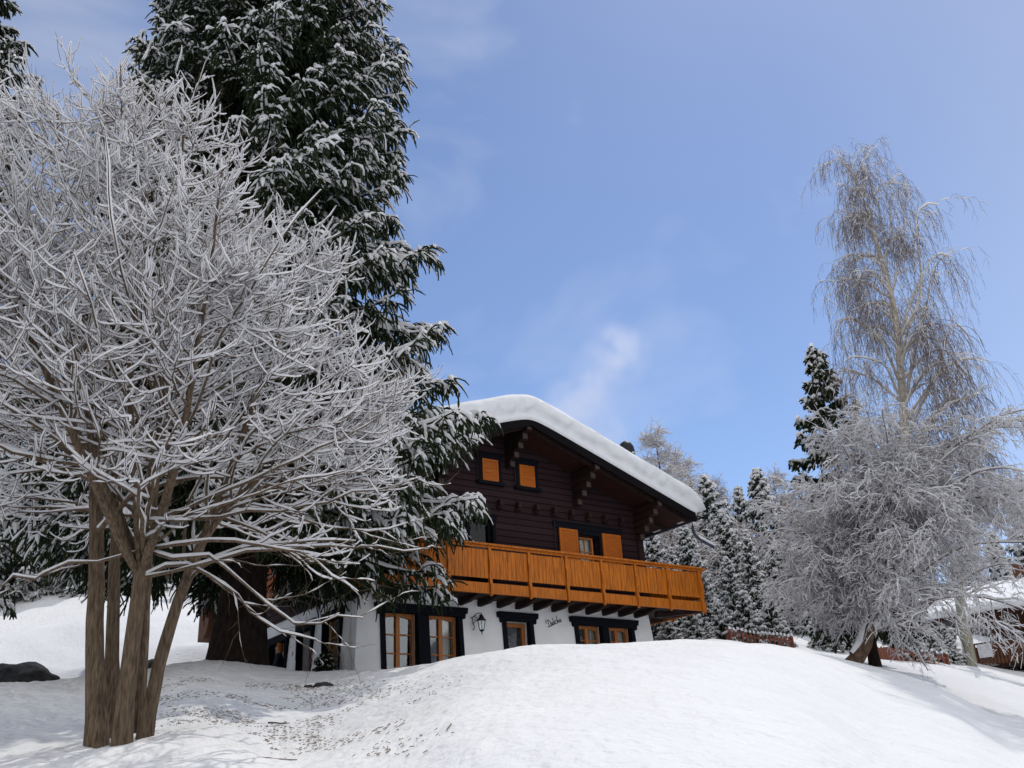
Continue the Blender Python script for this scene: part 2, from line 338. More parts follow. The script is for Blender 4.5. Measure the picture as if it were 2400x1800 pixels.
def _ground():
    th = np.unique(np.concatenate([np.linspace(-pi, -0.72, 60), np.linspace(-0.72, 0.72, 640), np.linspace(0.72, pi, 60)]))
    rr = np.concatenate([np.linspace(0.4, 3, 10), np.linspace(3.1, 32, 300), np.geomspace(32.3, 600, 110)])
    TH, RR = np.meshgrid(th, rr, indexing='ij'); X = RR*np.sin(TH); Y = RR*np.cos(TH); Z = terrain(X, Y)
    # fine wind-worn and footprint relief near the camera
    msk = (np.abs(TH) < 0.72) & (RR < 32)
    zz = Z.copy()
    pts = np.argwhere(msk)
    for a, b in pts:
        x = X[a, b]; y = Y[a, b]
        n1 = mnoise.noise((x*1.6, y*1.6, 3.0)); n2 = mnoise.noise((x*5+y*1.5, y*4, 1.0)); 
        left = min(max((3.0-x)/6, 0), 1)
        n3 = mnoise.noise((x*2.4+y*1.8, y*.7-x*.5, 11.0)); zz[a, b] += 0.022*n1+(0.006+0.016*left)*n2+0.014*n3*abs(n1)*2
        if left > 0.3: zz[a, b] += 0.010*left*mnoise.noise((x*13, y*13, 7.0))
    # wells in the snow round the trunks
    q = np.hypot(X+4.05, Y-9.9)/1.1; zz += .13*np.exp(-q**2)
    for cx, cy, rad, dep in ((-4.05, 10.0, 0.30, 0.07), (-3.75, 10.4, 0.22, 0.08)):
        q = np.hypot(X-cx, Y-cy)/rad; zz -= dep*np.exp(-q**4)
    for cx, cy, rad, h in ((-5.6, 19.0, 1.6, 0.22),):
        q = np.hypot(X-cx, Y-cy)/rad; zz += h*np.exp(-q**2)
    nT, nR = X.shape
    V = np.stack([X, Y, zz], -1).reshape(-1, 3)
    i, j = np.meshgrid(np.arange(nT-1), np.arange(nR-1), indexing='ij'); b = i*nR+j
    Q = np.stack([b, b+1, b+nR+1, b+nR], -1).reshape(-1, 4)
    c = len(V); V = np.vstack([V, [[0, 0, V[:, 2][np.hypot(V[:, 0], V[:, 1]) < 0.5].mean()]]])
    ii = np.arange(nT-1); Tt = np.stack([np.full(nT-1, c), ii*nR, (ii+1)*nR], -1)
    me = fastmesh('snow_ground', V, Q, True, Tt)
    return tag(link('snow_ground', me, M['snow_ground']), kind='structure')
_ground()

# mountain side across the valley, behind the photographer: it is what the window panes mirror
def mountains():
    az = np.radians(np.linspace(75, 250, 160)); V = []
    for i, a in enumerate(az):
        top = .105+.06*sin(a*7.0+.6)+.035*sin(a*17+1)+.02*mnoise.noise((a*30, 0, 0))
        for t, dd in ((0, 330), (.35, 380), (.7, 430), (1, 470), (.6, 600)):
            V.append((dd*sin(a), dd*cos(a), -3+top*470*t*(1+.12*mnoise.noise((a*22, t*3, 2)))))
    i, j = np.meshgrid(np.arange(159), np.arange(4), indexing='ij'); b = i*5+j; Q = np.stack([b, b+5, b+6, b+1], -1).reshape(-1, 4)
    tag(link('mountains', fastmesh('mountains', np.array(V), Q, True), mat('forest_mountain', (.03, .04, .045), .9, .02, .4, col2=(.35, .37, .4))), kind='structure')
mountains()

# scattered needles and twig bits on the snow under the spruce
def _debris():
    n = 6500
    px = rng.normal(640, 260, n*2); k = (px > 250) & (px < 1120); px = px[k][:n]; n = len(px)
    py = rng.uniform(1585, 1775, n)
    V = []; Q = []
    for a, b in zip(px, py):
        r = ray(a, b)
        # walk out along the ray to where it meets the snow
        t = np.linspace(7, 19.5, 90); P = CAM[None]+r[None]*t[:, None]/r[1]
        h = terrain(P[:, 0], P[:, 1])-P[:, 2]; hit = np.argmax(h > 0)
        if h[hit] <= 0: continue
        h0 = h[hit-1] if hit else h[hit]-1; w0 = -h0/(h[hit]-h0) if h[hit] != h0 else 0; p = P[hit-1]*(1-w0)+P[hit]*w0 if hit else P[hit]
        if mnoise.noise((p[0]*0.9, p[1]*0.9, 5.0)) < -0.12+0.3*random.random(): continue
        if random.random() < max(0, (b-1640)/190) or random.random() < max(0, (a-850)/280): continue
        th = random.uniform(0, pi); ln = random.uniform(0.006, 0.024)*(2.6 if random.random() < 0.05 else 1); wd = random.uniform(0.002, 0.006)
        dx, dy = cos(th), sin(th); z = gz(p[0], p[1])+0.012
        base = len(V)
        zs = [terrain(p[0]+dx*s_*ln, p[1]+dy*s_*ln)+0.012 for s_ in (-1, 1)]
        for s_, zz in ((-1, zs[0]), (1, zs[1])):
            V.append((p[0]+dx*s_*ln-dy*wd, p[1]+dy*s_*ln+dx*wd, zz)); V.append((p[0]+dx*s_*ln+dy*wd, p[1]+dy*s_*ln-dx*wd, zz)); V.append((p[0]+dx*s_*ln*0.8, p[1]+dy*s_*ln*0.8, zz+0.007))
        Q += [(base, base+3, base+5, base+2), (base+1, base+2, base+5, base+4), (base, base+1, base+4, base+3)]
    me = fastmesh('fallen_needles', np.array(V), np.array(Q))
    tag(link('fallen_needles', me, M['debris']), 'brown needles and twig bits scattered over the shaded snow', 'litter', kind='stuff')
_debris()
def dead_twig(px, py, d, ln, rz, label):
    p = at(px, py, d); pts = [(-ln/2, 0, 0.03), (-ln*.2, .03, .035), (ln*.1, .0, .03), (ln/2, -.05, .04)]
    mb = MB().tube(pts, .012, 5, .004); mb.tube([(0, 0.01, .03), (ln*.15, .1, .05)], .007, 4, .003)
    o = mb.build('fallen_twig', M['twig']); o.location = (p[0], p[1], gz(p[0], p[1])+0.0); o.rotation_euler = (0, 0.12, rz); tag(o, label, 'twig', 'twigs lying on the snow')
dead_twig(650, 1749, 9.6, 0.4, 0.0, 'long thin twig lying on the lower snow, nearest to the camera')
dead_twig(655, 1683, 12.0, 0.3, -0.2, 'short twig lying halfway up the shaded snow slope')


# ------------------------------------------------------------------ the chalet
ZB = 3.7
ZW = 6.22          # white wall / timber boundary
chalet = empty('chalet', (HO[0], HO[1], ZB), YAW, label='large dark timber chalet on a white ground floor with snow thick roof', cat='house')
def HB(mb, name, mt, parent=None, **k):   # build in absolute z, shift to the empty
    mb.v = [(x, y, z-ZB) for x, y, z in mb.v]; return mb.build(name, mt, parent or chalet, **k)
W = 8.8; DEP = 10.6
def batter(z): return 0.16*max(0, (ZW-z))/2.2
def wall_cells(mb, us, zs, holes, thick=0.34, front=True, z_at=None):
    for a in range(len(us)-1):
        for b in range(len(zs)-1):
            uc = (us[a]+us[a+1])/2; zc = (zs[b]+zs[b+1])/2
            if any(h[0] < uc < h[1] and h[2] < zc < h[3] for h in holes): continue
            u0, u1, z0, z1 = us[a], us[a+1], zs[b], zs[b+1]
            ea0 = batter(z0) if a == 0 else 0; ea1 = batter(z1) if a == 0 else 0
            eb0 = batter(z0) if a == len(us)-2 else 0; eb1 = batter(z1) if a == len(us)-2 else 0
            if front:
                mb.hexa([(u0-ea0, -batter(z0), z0), (u1+eb0, -batter(z0), z0), (u1, thick, z0), (u0, thick, z0),
                         (u0-ea1, -batter(z1), z1), (u1+eb1, -batter(z1), z1), (u1, thick, z1), (u0, thick, z1)])
            else:   # side wall at u=0, runs along v from us
                mb.hexa([(-batter(z0), u0, z0), (thick, u0, z0), (thick, u1, z0), (-batter(z0), u1, z0),
                         (-batter(z1), u0, z1), (thick, u0, z1), (thick, u1, z1), (-batter(z1), u1, z1)])
mb = MB()
F_HOLES = [(0.62, 1.50, 3.0, 5.72), (1.78, 2.62, 3.0, 5.72), (3.98, 4.72, 3.0, 5.68), (6.24, 7.06, 4.95, 5.70), (7.26, 8.08, 4.95, 5.70)]
wall_cells(mb, [0, .62, 1.5, 1.78, 2.62, 3.98, 4.72, 6.24, 7.06, 7.26, 8.08, W], [3.2, 4.95, 5.68, 5.70, 5.72, ZW], F_HOLES)
HB(mb, 'front_wall', M['stucco'])
mb = MB()
S_HOLES = [(0.72, 1.80, 3.0, 5.86), (2.36, 3.38, 3.0, 5.86), (3.98, 5.28, 3.0, 5.80), (5.66, 6.3, 3.0, 5.6)]
wall_cells(mb, [0.345, .72, 1.80, 2.36, 3.38, 3.98, 5.28, 5.66, 6.3, DEP], [3.2, 5.6, 5.80, 5.86, ZW], S_HOLES, front=False)
HB(mb, 'side_wall', M['stucco'])
mb = MB(); mb.box(W-.34, W, .345, DEP, 3.2, ZW); mb.box(.345, W-.345, DEP-.3, DEP, 3.2, ZW); HB(mb, 'rear_wall', M['stucco'])
# dark rooms behind the openings
mb = MB(); mb.box(.36, W-.36, 2.2, 2.3, 3.3, ZW-.1); mb.box(3.3, 3.4, .36, 2.19, 3.3, ZW-.1); mb.box(.36, W-.36, .36, 2.19, ZW-.09, ZW-.05); mb.box(1.9, 2.0, 2.31, 7.5, 3.3, ZW-.1); mb.box(.36, 3.0, .36, 7.5, 3.3, 3.75); mb.box(.36, 1.89, 6.4, 6.5, 3.76, ZW-.12)
HB(mb, 'inner_partition', M['interior'])
# timber storey
def zroof(u): return 10.82-0.35*abs(u-4.3)
mb = MB()
TH = [(3.0, 3.7, 6.3, 8.22), (6.5, 7.2, 6.95, 8.1)]
us = [-.02, 3.0, 3.7, 6.5, 7.2, W+.02]; zs = [ZW+.003, 6.3, 6.95, 8.1, 8.22, 8.9]
for a in range(len(us)-1):
    for b in range(len(zs)-1):
        uc = (us[a]+us[a+1])/2; zc = (zs[b]+zs[b+1])/2
        if any(h[0] < uc < h[1] and h[2] < zc < h[3] for h in TH): continue
        mb.box(us[a], us[a+1], -.05, .2, zs[b], zs[b+1])
mb.extrude([(-.02, 8.9), (W+.02, 8.9), (W+.02, zroof(W)-.24), (4.3, zroof(4.3)-.24), (-.02, zroof(0)-.24)], 1, -.05, .2)
HB(mb, 'timber_front', M['timber'])
mb = MB(); mb.box(-.05, .2, .203, DEP, ZW+.003, zroof(0)-.24); mb.box(W-.2, W+.02, .203, DEP, ZW+.003, zroof(W)-.24); mb.box(.21, W-.21, DEP-.25, DEP-.05, ZW+.01, 9.0); HB(mb, 'timber_side', M['timber'])
mb = MB(); mb.box(.25, W-.25, 1.5, 1.6, ZW+.05, 8.8); HB(mb, 'inner_partition', M['interior'])
# corner posts
for u in (-.02, W-.14):
    mb = MB().box(u-.035, u+.17, -.10, -.052, ZW+.1, zroof(u)-.3); HB(mb, 'corner_post', M['beam'])
# joist ends on the gable
for k in range(14):
    u = .42+.586*k
    mb = MB().box(u-.05, u+.05, -.22, -.052, 8.60, 8.76); mb.box(u-.07, u+.07, -.16, -.052, 8.55, 8.597)
    HB(mb, 'joist_end', M['beam'])
# stepped consoles under the purlins
for uc, zt in ((4.3, 10.62), (6.5, 9.84), (8.66, 9.08), (2.1, 9.84), (-.06, 9.08)):
    mb = MB()
    for s in range(5):
        v0 = -1.13+.215*s; z1 = zt-.19*s
        mb.box(uc-.085, uc+.085, v0, -.055, z1-.175, z1-.003)
    brk = HB(mb, 'purlin_bracket', M['beam'])
    for s in range(5):
        v0 = -1.13+.215*s; z1 = zt-.19*s; mq = MB().box(uc-.07, uc+.07, v0-.008, v0-.001, z1-.16, z1-.018); HB(mq, 'beam_end', M['beam_end'], brk)
# roof
roof = HB(MB().extrude([(-1.30, zroof(-1.3)-.17), (4.3, zroof(4.3)-.17), (9.9, zroof(9.9)-.17), (9.9, zroof(9.9)-.06), (4.3, zroof(4.3)-.06), (-1.3, zroof(-1.3)-.06)], 1, -1.14, DEP+1.1), 'roof', M['soffit'])
def child(mb, name, mt, par, **k): 
    mb.v = [(x, y, z-ZB) for x, y, z in mb.v]; o = mb.build(name, mt, par, **k); return o
for s in (-1, 1):
    u1 = 4.3+s*5.62
    mb = MB().poly([(4.3, -1.22, zroof(4.3)+.0), (u1, -1.22, zroof(u1)+.0), (u1, -1.22, zroof(u1)-.27), (4.3, -1.22, zroof(4.3)-.29),
                    (4.3, -1.155, zroof(4.3)+.0), (u1, -1.155, zroof(u1)+.0), (u1, -1.155, zroof(u1)-.27), (4.3, -1.155, zroof(4.3)-.29)],
                   [(0,1,2,3),(7,6,5,4),(0,4,5,1),(3,2,6,7),(1,5,6,2)])
    child(mb, 'barge_board', M['barge'], roof)
mb = MB()
for k in range(12):
    v = -.95+k*.98
    for s in (-1, 1):
        a = 4.3+s*.05; b = 4.3+s*5.55
        mb.bar((a, v, zroof(a)-.235), (b, v, zroof(b)-.235), .09, .12)
child(mb, 'rafters', M['beam'], roof)
for u in (-.05, 8.66, 2.1, 6.5, 4.3):
    child(MB().box(u-.07, u+.07, -1.12, -.06, zroof(u)-.37-.02, zroof(u)-.30), 'purlin', M['soffit'], roof)
# thick snow on the roof
def roof_snow():
    uu = np.linspace(-1.42, 10.02, 130); 
    base = np.array([10.82-0.35*(sqrt((u-4.3)**2+0.09)-0.1) for u in uu])
    prof = [(-1.228, -.07), (-1.235, .05), (-1.24, .17), (-1.30, .23), (-1.36, .33), (-1.37, .44), (-1.33, .55), (-1.22, .64), (-1.02, .72), (-.75, .78), (-.3, .80)]
    vv = [0.4, 1.2, 2.2, 3.4, 5, 7, 9, DEP+.8]
    prof += [(v, .80) for v in vv]+[(DEP+1.15, .55), (DEP+1.2, .2), (DEP+1.12, 0)]
    V = np.zeros((len(uu), len(prof), 3))
    for i, u in enumerate(uu):
        e = min(u+1.42, 10.02-u)                 # distance to the eave
        round_ = sqrt(max(0.0, 1-(1-min(e/.42, 1))**2))
        dirn = -1 if u < 4.3 else 1
        for j, (v, h) in enumerate(prof):
            n1 = mnoise.noise((u*1.5, v*1.2, 2.0)); n2 = mnoise.noise((u*4.2, h*5+v, 9.0)); n3 = mnoise.noise((u*9, h*9, 4.0))
            edge = 1.0 if j in (3, 4) else 0.4 if j in (5, 6) else 0
            hh = h*(0.15+0.85*round_)
            dv = (0.11*n2+0.07*n3)*edge if 1 < j < 9 else 0
            if j in (3, 4): hh += (0.09*n2+0.05*n3+.04*n1)*round_
            if h > .5: hh += 0.03*n1
            uo = 0.22*sin(min(h/.7, 1)*pi*.5)*(1-min(e/.42, 1))*dirn*(.4+.6*(h > .15))
            V[i, j] = (u+uo, v+dv, base[i]+hh+.004)
    nU, nP = len(uu), len(prof)
    i, j = np.meshgrid(np.arange(nU-1), np.arange(nP-1), indexing='ij'); b = i*nP+j
    Q = np.stack([b, b+nP, b+nP+1, b+1], -1).reshape(-1, 4)
    V[..., 2] -= ZB
    # underside
    V = V.reshape(-1, 3); Q2 = np.array([[i_*nP, (i_)*nP+nP-1, (i_+1)*nP+nP-1, (i_+1)*nP] for i_ in range(nU-1)])
    me = fastmesh('roof_snow', V, np.vstack([Q, Q2]), True)
    bm = bmesh.new(); bm.from_mesh(me)
    bm.verts.ensure_lookup_table()
    bm.faces.new([bm.verts[k] for k in range(nP)]); bm.faces.new([bm.verts[(nU-1)*nP+k] for k in range(nP)][::-1])
    bmesh.ops.recalc_face_normals(bm, faces=bm.faces); bm.to_mesh(me); bm.free()
    o = link('roof_snow', me, M['snow'], roof); return o
roof_snow()
# chimney pipe with rounded cowl
cx_, cv_ = 8.95, .35; cz = zroof(cx_)+.14
ch = child(MB().lathe([(.17, 0), (.17, 1.55)], 20, (cx_, cv_, cz)), 'chimney', M['dark_metal'], roof)
co = MB().lathe([(.24, 1.30), (.25, 1.5), (.25, 1.72), (.225, 1.85), (.16, 1.96), (.07, 2.02), (.01, 2.03)], 24, (cx_, cv_, cz)); co.v = [(x, y, z-ZB) for x, y, z in co.v]
co.build('chimney_cowl', M['dark_metal'], roof, smooth=True)
mb = MB()
for k in range(26):
    a = random.uniform(-2.2, .4); z = cz+1.32+random.uniform(0, .35); r = .25
    child(MB().lathe([(.001, -.02), (.035, -.01), (.03, .015), (.001, .025)], 6, (cx_+r*cos(a), cv_+r*sin(a), z)), 'snow_fleck', M['snow'], roof)
# gutter and snow-covered spout
mb = MB(); P = []
for k in range(7):
    a = pi+pi*k/6; P.append((10.0+.075*cos(a), zroof(9.9)-.16+.075*sin(a)))
P2 = [(10.0+.065*cos(pi+pi*k/6), zroof(9.9)-.16+.065*sin(pi+pi*k/6)) for k in range(6, -1, -1)]
mb.extrude(P+P2, 1, -1.25, DEP+1); child(mb, 'gutter', M['gutter'], roof)
mb = MB(); k0 = 0
for k in range(11):
    v = -.9+k*1.05; child(MB().box(9.86, 9.935, v, v+.42, zroof(9.9)-.175, zroof(9.9)-.15), 'gutter_snow', M['snow'], roof)
gz_ = zroof(9.9)-.23
mb = MB().tube([(10.0, -.95, gz_), (10.0, -.95, gz_-.18), (10.04, -.95, gz_-.34), (10.16, -.95, gz_-.45), (10.34, -.95, gz_-.52), (10.75, -.95, gz_-.66)], .045, 10); child(mb, 'spout', M['gutter'], roof, smooth=True)
mb = MB().tube([(10.2, -.95, gz_-.40), (10.34, -.95, gz_-.455), (10.5, -.95, gz_-.50), (10.68, -.95, gz_-.56), (10.78, -.95, gz_-.62)], .06, 10, .045); child(mb, 'spout_snow', M['snow'], roof, smooth=True)

# ---- windows, doors
def framed(name, u0, u1, z0, z1, nx, nz, v, arch=0.0, curtain=(), gl=True, par=None, leaves=2, mt='window_wood', fw=.06):
    mb = MB(); y0, y1 = v, v+.07
    mb.box(u0, u0+fw, y0, y1, z0, z1); mb.box(u1-fw, u1, y0, y1, z0, z1); mb.box(u0+fw, u1-fw, y0, y1, z0, z0+fw); 
    if arch:
        n = 8; top = []; bot = []
        for k in range(n+1):
            t = k/n; bot.append((u0+fw+(u1-u0-2*fw)*t, z1-fw-arch*(2*t-1)**2)); 
        mb.extrude(bot+[(u1-fw, z1+.002), (u0+fw, z1+.002)], 1, y0-.002, y1)
    else: mb.box(u0+fw, u1-fw, y0, y1, z1-fw, z1)
    if leaves == 2:
        um = (u0+u1)/2; mb.box(um-.05, um+.05, y0-.012, y1-.01, z0+fw, z1-.03)
    g0 = z0+fw; g1 = z1-fw
    for k in range(1, nz):
        z = g0+(g1-g0)*k/nz; mb.box(u0+fw, u1-fw, y0+.012, y1-.03, z-.013, z+.013)
    for k in range(1, nx):
        u = u0+fw+(u1-u0-2*fw)*k/nx
        mb.box(u-.012, u+.012, y0+.014, y1-.032, g0, g1)
    o = HB(mb, name, M[mt], par)
    p = MB().box(u0+fw-.01, u1-fw+.01, y0+.045, y0+.052, z0+.03, z1-.03); child(p, 'pane', M['dark_glass' if name == 'balcony_door' else 'glass'], o)
    for a, b in curtain:
        n = 14; mb = MB()
        for k in range(n):
            ua = a+(b-a)*k/n; ub = a+(b-a)*(k+1)/n; ya = y1+.06+.02*sin(k*1.9); yb = y1+.06+.02*sin((k+1)*1.9)
            mb.hexa([(ua, ya, z0), (ub, yb, z0), (ub, yb+.006, z0), (ua, ya+.006, z0), (ua, ya, z1), (ub, yb, z1), (ub, yb+.006, z1), (ua, ya+.006, z1)])
        child(mb, 'curtain', M['curtain'], o)
    return o
framed('french_window', .63, 1.49, 3.9, 5.71, 2, 4, .10, .07, [(.66, .84)])
framed('french_window', 1.79, 2.61, 3.9, 5.71, 2, 4, .10, .07, [(2.22, 2.55)])
framed('window', 6.25, 7.05, 4.96, 5.69, 2, 2, .10, .05, [(6.28, 6.52), (6.86, 7.0)])
framed('window', 7.27, 8.07, 4.96, 5.69, 2, 2, .10, .05, [(7.5, 7.6), (7.72, 8.0)])
d = framed('door', 4.02, 4.71, 3.9, 5.66, 1, 1, .16, 0, [], leaves=1, fw=.09)
d2 = MB().box(4.12, 4.61, .235, .25, 4.0, 5.56); child(d2, 'door_curtain', mat('grey_lace', (.10, .09, .09), .9, 14, .35), d)
# dark carved surrounds, proud of the wall
def surround(u0, u1, z0, z1, mull=None, par=None, ears=True):
    mb = MB(); y = -.10; t = .10
    yb = lambda z: -batter(z)
    mb.hexa([(u0-t, yb(z0)-.05, z0), (u0+.02, yb(z0)-.05, z0), (u0+.02, .06, z0), (u0-t, .06, z0), (u0-t, yb(z1)-.05, z1), (u0+.02, yb(z1)-.05, z1), (u0+.02, .06, z1), (u0-t, .06, z1)])
    mb.hexa([(u1-.02, yb(z0)-.05, z0), (u1+t, yb(z0)-.05, z0), (u1+t, .06, z0), (u1-.02, .06, z0), (u1-.02, yb(z1)-.05, z1), (u1+t, yb(z1)-.05, z1), (u1+t, .06, z1), (u1-.02, .06, z1)])
    if mull:
        mb.hexa([(mull[0], yb(z0)-.05, z0), (mull[1], yb(z0)-.05, z0), (mull[1], .06, z0), (mull[0], .06, z0), (mull[0], yb(z1)-.05, z1), (mull[1], yb(z1)-.05, z1), (mull[1], .06, z1), (mull[0], .06, z1)])
    # lintel with stepped, splayed ends
    h = .20
    mb.extrude([(u0-t-.06, z1-.05), (u0-t, z1-.05), (u0+.03, z1-.0), (u1-.03, z1-.0), (u1+t, z1-.05), (u1+t+.06, z1-.05), (u1+t+.075, z1+.07), (u1+t+.13, z1+.075), (u1+t+.145, z1+h), (u0-t-.145, z1+h), (u0-t-.13, z1+.075), (u0-t-.075, z1+.07)], 1, yb(z1)-.09, .05)
    mb.box(u0-t-.12, u1+t+.12, yb(z1)-.125, yb(z1)-.085, z1+h-.045, z1+h+.004)
    return HB(mb, 'window_surround', M['blue_frame'], par)
surround(.62, 2.62, 3.6, 5.70, (1.49, 1.79)); surround(3.98, 4.72, 3.6, 5.68); surround(6.24, 8.08, 4.96, 5.69, (7.05, 7.27))
# timber storey openings
def casing(u0, u1, z0, z1, par=None, sill=True, w_=.09, lintel=.12):
    mb = MB(); y0, y1 = -.105, -.051
    mb.box(u0-w_, u0, y0, y1, z0, z1); mb.box(u1, u1+w_, y0, y1, z0, z1); mb.box(u0-w_-.03, u1+w_+.03, y0-.015, y1, z1+.001, z1+lintel)
    mb.box(u0-w_-.06, u1+w_+.06, y0-.035, y1, z1+lintel+.001, z1+lintel+.03)
    if sill: mb.box(u0-w_-.06, u1+w_+.06, y0-.06, y1, z0-.09, z0-.001)
    return HB(mb, 'window_casing', M['blue_frame'], par)
def shutter(u0, u1, z0, z1, y=-.115, name='shutter', tilt=0):
    mb = MB(); mb.box(u0, u1, y+.008, y+.03, z0, z1); f = .055
    mb.box(u0, u0+f, y-.012, y+.0075, z0, z1); mb.box(u1-f, u1, y-.012, y+.0075, z0, z1); mb.box(u0+f, u1-f, y-.012, y+.0075, z1-f, z1); mb.box(u0+f, u1-f, y-.012, y+.0075, z0, z0+f)
    zm = z0+(z1-z0)*.42; mb.box(u0+f, u1-f, y-.010, y+.0075, zm-.03, zm+.03)
    n = int((z1-z0)/.06)
    for k in range(n):
        z = z0+f+(z1-z0-2*f)*(k+.5)/n
        mb.box(u0+f+.002, u1-f-.002, y-.003, y+.0075, z-.019, z+.019)
    return HB(mb, name, M['orange_h'])
for u0, u1 in ((3.45, 3.94), (4.63, 5.12)):
    casing(u0-.02, u1+.02, 9.24, 9.86); shutter(u0, u1, 9.25, 9.85)
    HB(MB().box(u0-.04, u1+.04, -.0505, -.045, 9.22, 9.88), 'pane', M['interior'])
casing(6.5, 7.2, 6.95, 8.12, sill=False); shutter(5.80, 6.42, 6.9, 8.22, y=-.15); shutter(7.28, 7.94, 6.9, 8.22, y=-.15)
framed('window', 6.51, 7.06, 6.95, 8.09, 2, 3, .02, 0, [(6.55, 7.02)], leaves=1, fw=.05)
casing(5.80, 7.9, 8.24, 8.245, sill=False, lintel=.14)
casing(3.0, 3.7, 6.3, 8.2, sill=False)
framed('balcony_door', 3.01, 3.69, 6.31, 8.19, 1, 2, .03, 0, [], leaves=1, mt='blue_frame')
# downpipe-like shutter bars
for u, z0, z1 in ((3.30, 9.2, 9.95), (4.48, 9.2, 9.95), (5.68, 7.25, 8.35)):
    HB(MB().tube([(u, -.12, z0), (u, -.12, z1), (u-.04, -.12, z1+.07)], .014, 6), 'shutter_rod', M['dark_metal'])
# side wall joinery (u = 0 plane)
def side_framed(name, v0, v1, z0, z1, leaves=2, nz=3, kind='window_wood', open_=False):
    mb = MB(); f = .06; x0, x1 = .12, .19
    mb.box(x0, x1, v0, v0+f, z0, z1); mb.box(x0, x1, v1-f, v1, z0, z1); mb.box(x0, x1, v0+f, v1-f, z1-f, z1); mb.box(x0-.004, x1, (v0+v1)/2-.04, (v0+v1)/2+.04, z0, z1-f)
    for k in range(1, nz): z = z0+(z1-z0)*k/nz; mb.box(x0+.01, x1-.03, v0+f, v1-f, z-.013, z+.013)
    o = HB(mb, name, M[kind]); child(MB().box(x0+.045, x0+.052, v0+.05, v1-.05, z0+.03, z1-.03), 'pane', M['glass'], o); return o
side_framed('french_window', .73, 1.79, 3.8, 5.85, nz=4)
for v0, v1, z1 in ((.72, 1.80, 5.86), (2.36, 3.38, 5.86), (3.98, 5.28, 5.80)):
    mb = MB(); x0 = -.07
    mb.box(x0-.02, .10, v0-.10, v1+.10, z1-.12, z1+.07); mb.box(x0-.015, .09, v1-.02, v1+.03, 3.6, z1-.121); mb.box(x0-.07, .09, v0-.03, v0+.02, 3.6, z1-.121)
    HB(mb, 'window_surround', M['blue_frame'])
HB(MB().box(.20, .26, 5.67, 6.29, 3.7, 5.59), 'side_door', M['red_wood'])
mb = MB(); mb.box(.75, 1.25, 6.33, 6.39, 3.76, 5.6); mb.box(1.0, 1.06, 2.9, 3.9, 3.76, 5.7); mb.box(1.0, 1.06, 4.6, 4.9, 3.76, 5.7); HB(mb, 'hall_door', M['window_wood'])
for v0, v1 in ((4.95, 5.70), (5.72, 6.47)):
    mb = MB(); mb.box(-.12, -.06, v0, v1, 6.86, 7.95)
    for k in range(6): mb.box(-.128, -.1205, v0+.06+k*.11, v0+.15+k*.11, 6.92, 7.89)
    HB(mb, 'side_shutter', M['orange_h'])
mb = MB(); mb.box(-.10, -.052, 4.86, 4.945, 6.8, 8.0); mb.box(-.10, -.052, 6.475, 6.56, 6.8, 8.0); mb.box(-.13, -.052, 4.8, 6.62, 6.72, 6.8); HB(mb, 'side_casing', M['blue_frame'])
mb = MB().extrude([(9.6, 9.2), (9.6, 7.0), (9.75, 6.75), (10.0, 6.6), (10.55, 6.55), (10.55, 9.2)], 0, -.42, -.052); HB(mb, 'side_bay', M['red_wood'])
mb = MB().extrude([(3.66, 5.30), (3.60, 5.30), (3.60, 5.21), (3.63, 5.18), (3.66, 5.21)], 0, -.078, -.068)
em = HB(mb, 'wall_plaque', mat('red_enamel', (.35, .03, .06), .4)); child(MB().box(-.0815, -.0785, 3.612, 3.650, 5.222, 5.262), 'plaque_emblem', mat('pale_blue_enamel', (.3, .35, .6), .4), em); child(MB().box(-.0815, -.0785, 3.618, 3.645, 5.272, 5.289), 'plaque_emblem', mat('pale_enamel', (.7, .66, .6), .4), em)

# ---- balcony
BV = -1.05
bal = HB(MB().box(-.3, 9.98, -1.02, -.055, 6.14, 6.20), 'balcony', M['beam'])
child(MB().box(W+.03, 9.98, -.054, 5.2, 6.14, 6.20), 'balcony_floor', M['beam'], bal)
mb = MB().box(-.32, 10.0, -1.085, -1.022, 6.08, 6.33); mb.box(9.982, 10.02, -1.02, 5.2, 6.08, 6.33); mb.box(-.34, -.302, -1.02, -.06, 6.08, 6.33); child(mb, 'fascia', M['orange'], bal)
ju = [-.12+k*.563 for k in range(16)]
for u in ju:
    mb = MB().extrude([(.3, 5.97), (.3, 6.135), (-1.015, 6.135), (-1.015, 6.10), (-.8, 6.05), (-.45, 5.99)], 0, u-.055, u+.055); child(mb, 'joist', M['beam'], bal)
for v in (-.3, .7, 1.7, 2.7, 3.7, 4.7):
    mb = MB().extrude([(W+.04, 5.98), (9.5, 6.0), (9.97, 6.09), (9.97, 6.135), (W+.04, 6.135)], 1, v-.055, v+.055); child(mb, 'joist', M['beam'], bal)
child(MB().bar((8.9, -.15, 6.04), (9.9, -.98, 6.09), .12, .09), 'joist', M['beam'], bal)
posts = [-.28, .62, 1.77, 2.92, 4.07, 5.22, 6.37, 7.52, 8.67, 9.86]
def post(u, v, ax):
    # curved post face, outside of the fascia
    pr = [(-.0, 6.02), (-.045, 6.06), (-.06, 6.15), (-.06, 6.28), (-.03, 6.36), (-.02, 6.5), (-.045, 6.62), (-.05, 6.8), (-.02, 6.92), (-.02, 7.22), (.06, 7.22), (.06, 6.36), (.0, 6.33)]
    if ax == 0:
        return MB().extrude([(v+a, z) for a, z in pr], 0, u-.038, u+.038)
    return MB().extrude([(v-a, z) for a, z in pr], 1, u-.038, u+.038)
for u in posts: child(post(u, -1.088, 0), 'post', M['orange'], bal)
for v in (-.98, .3, 1.5, 2.7, 3.9, 5.1): child(post(v, 10.023, 1), 'post', M['orange'], bal)
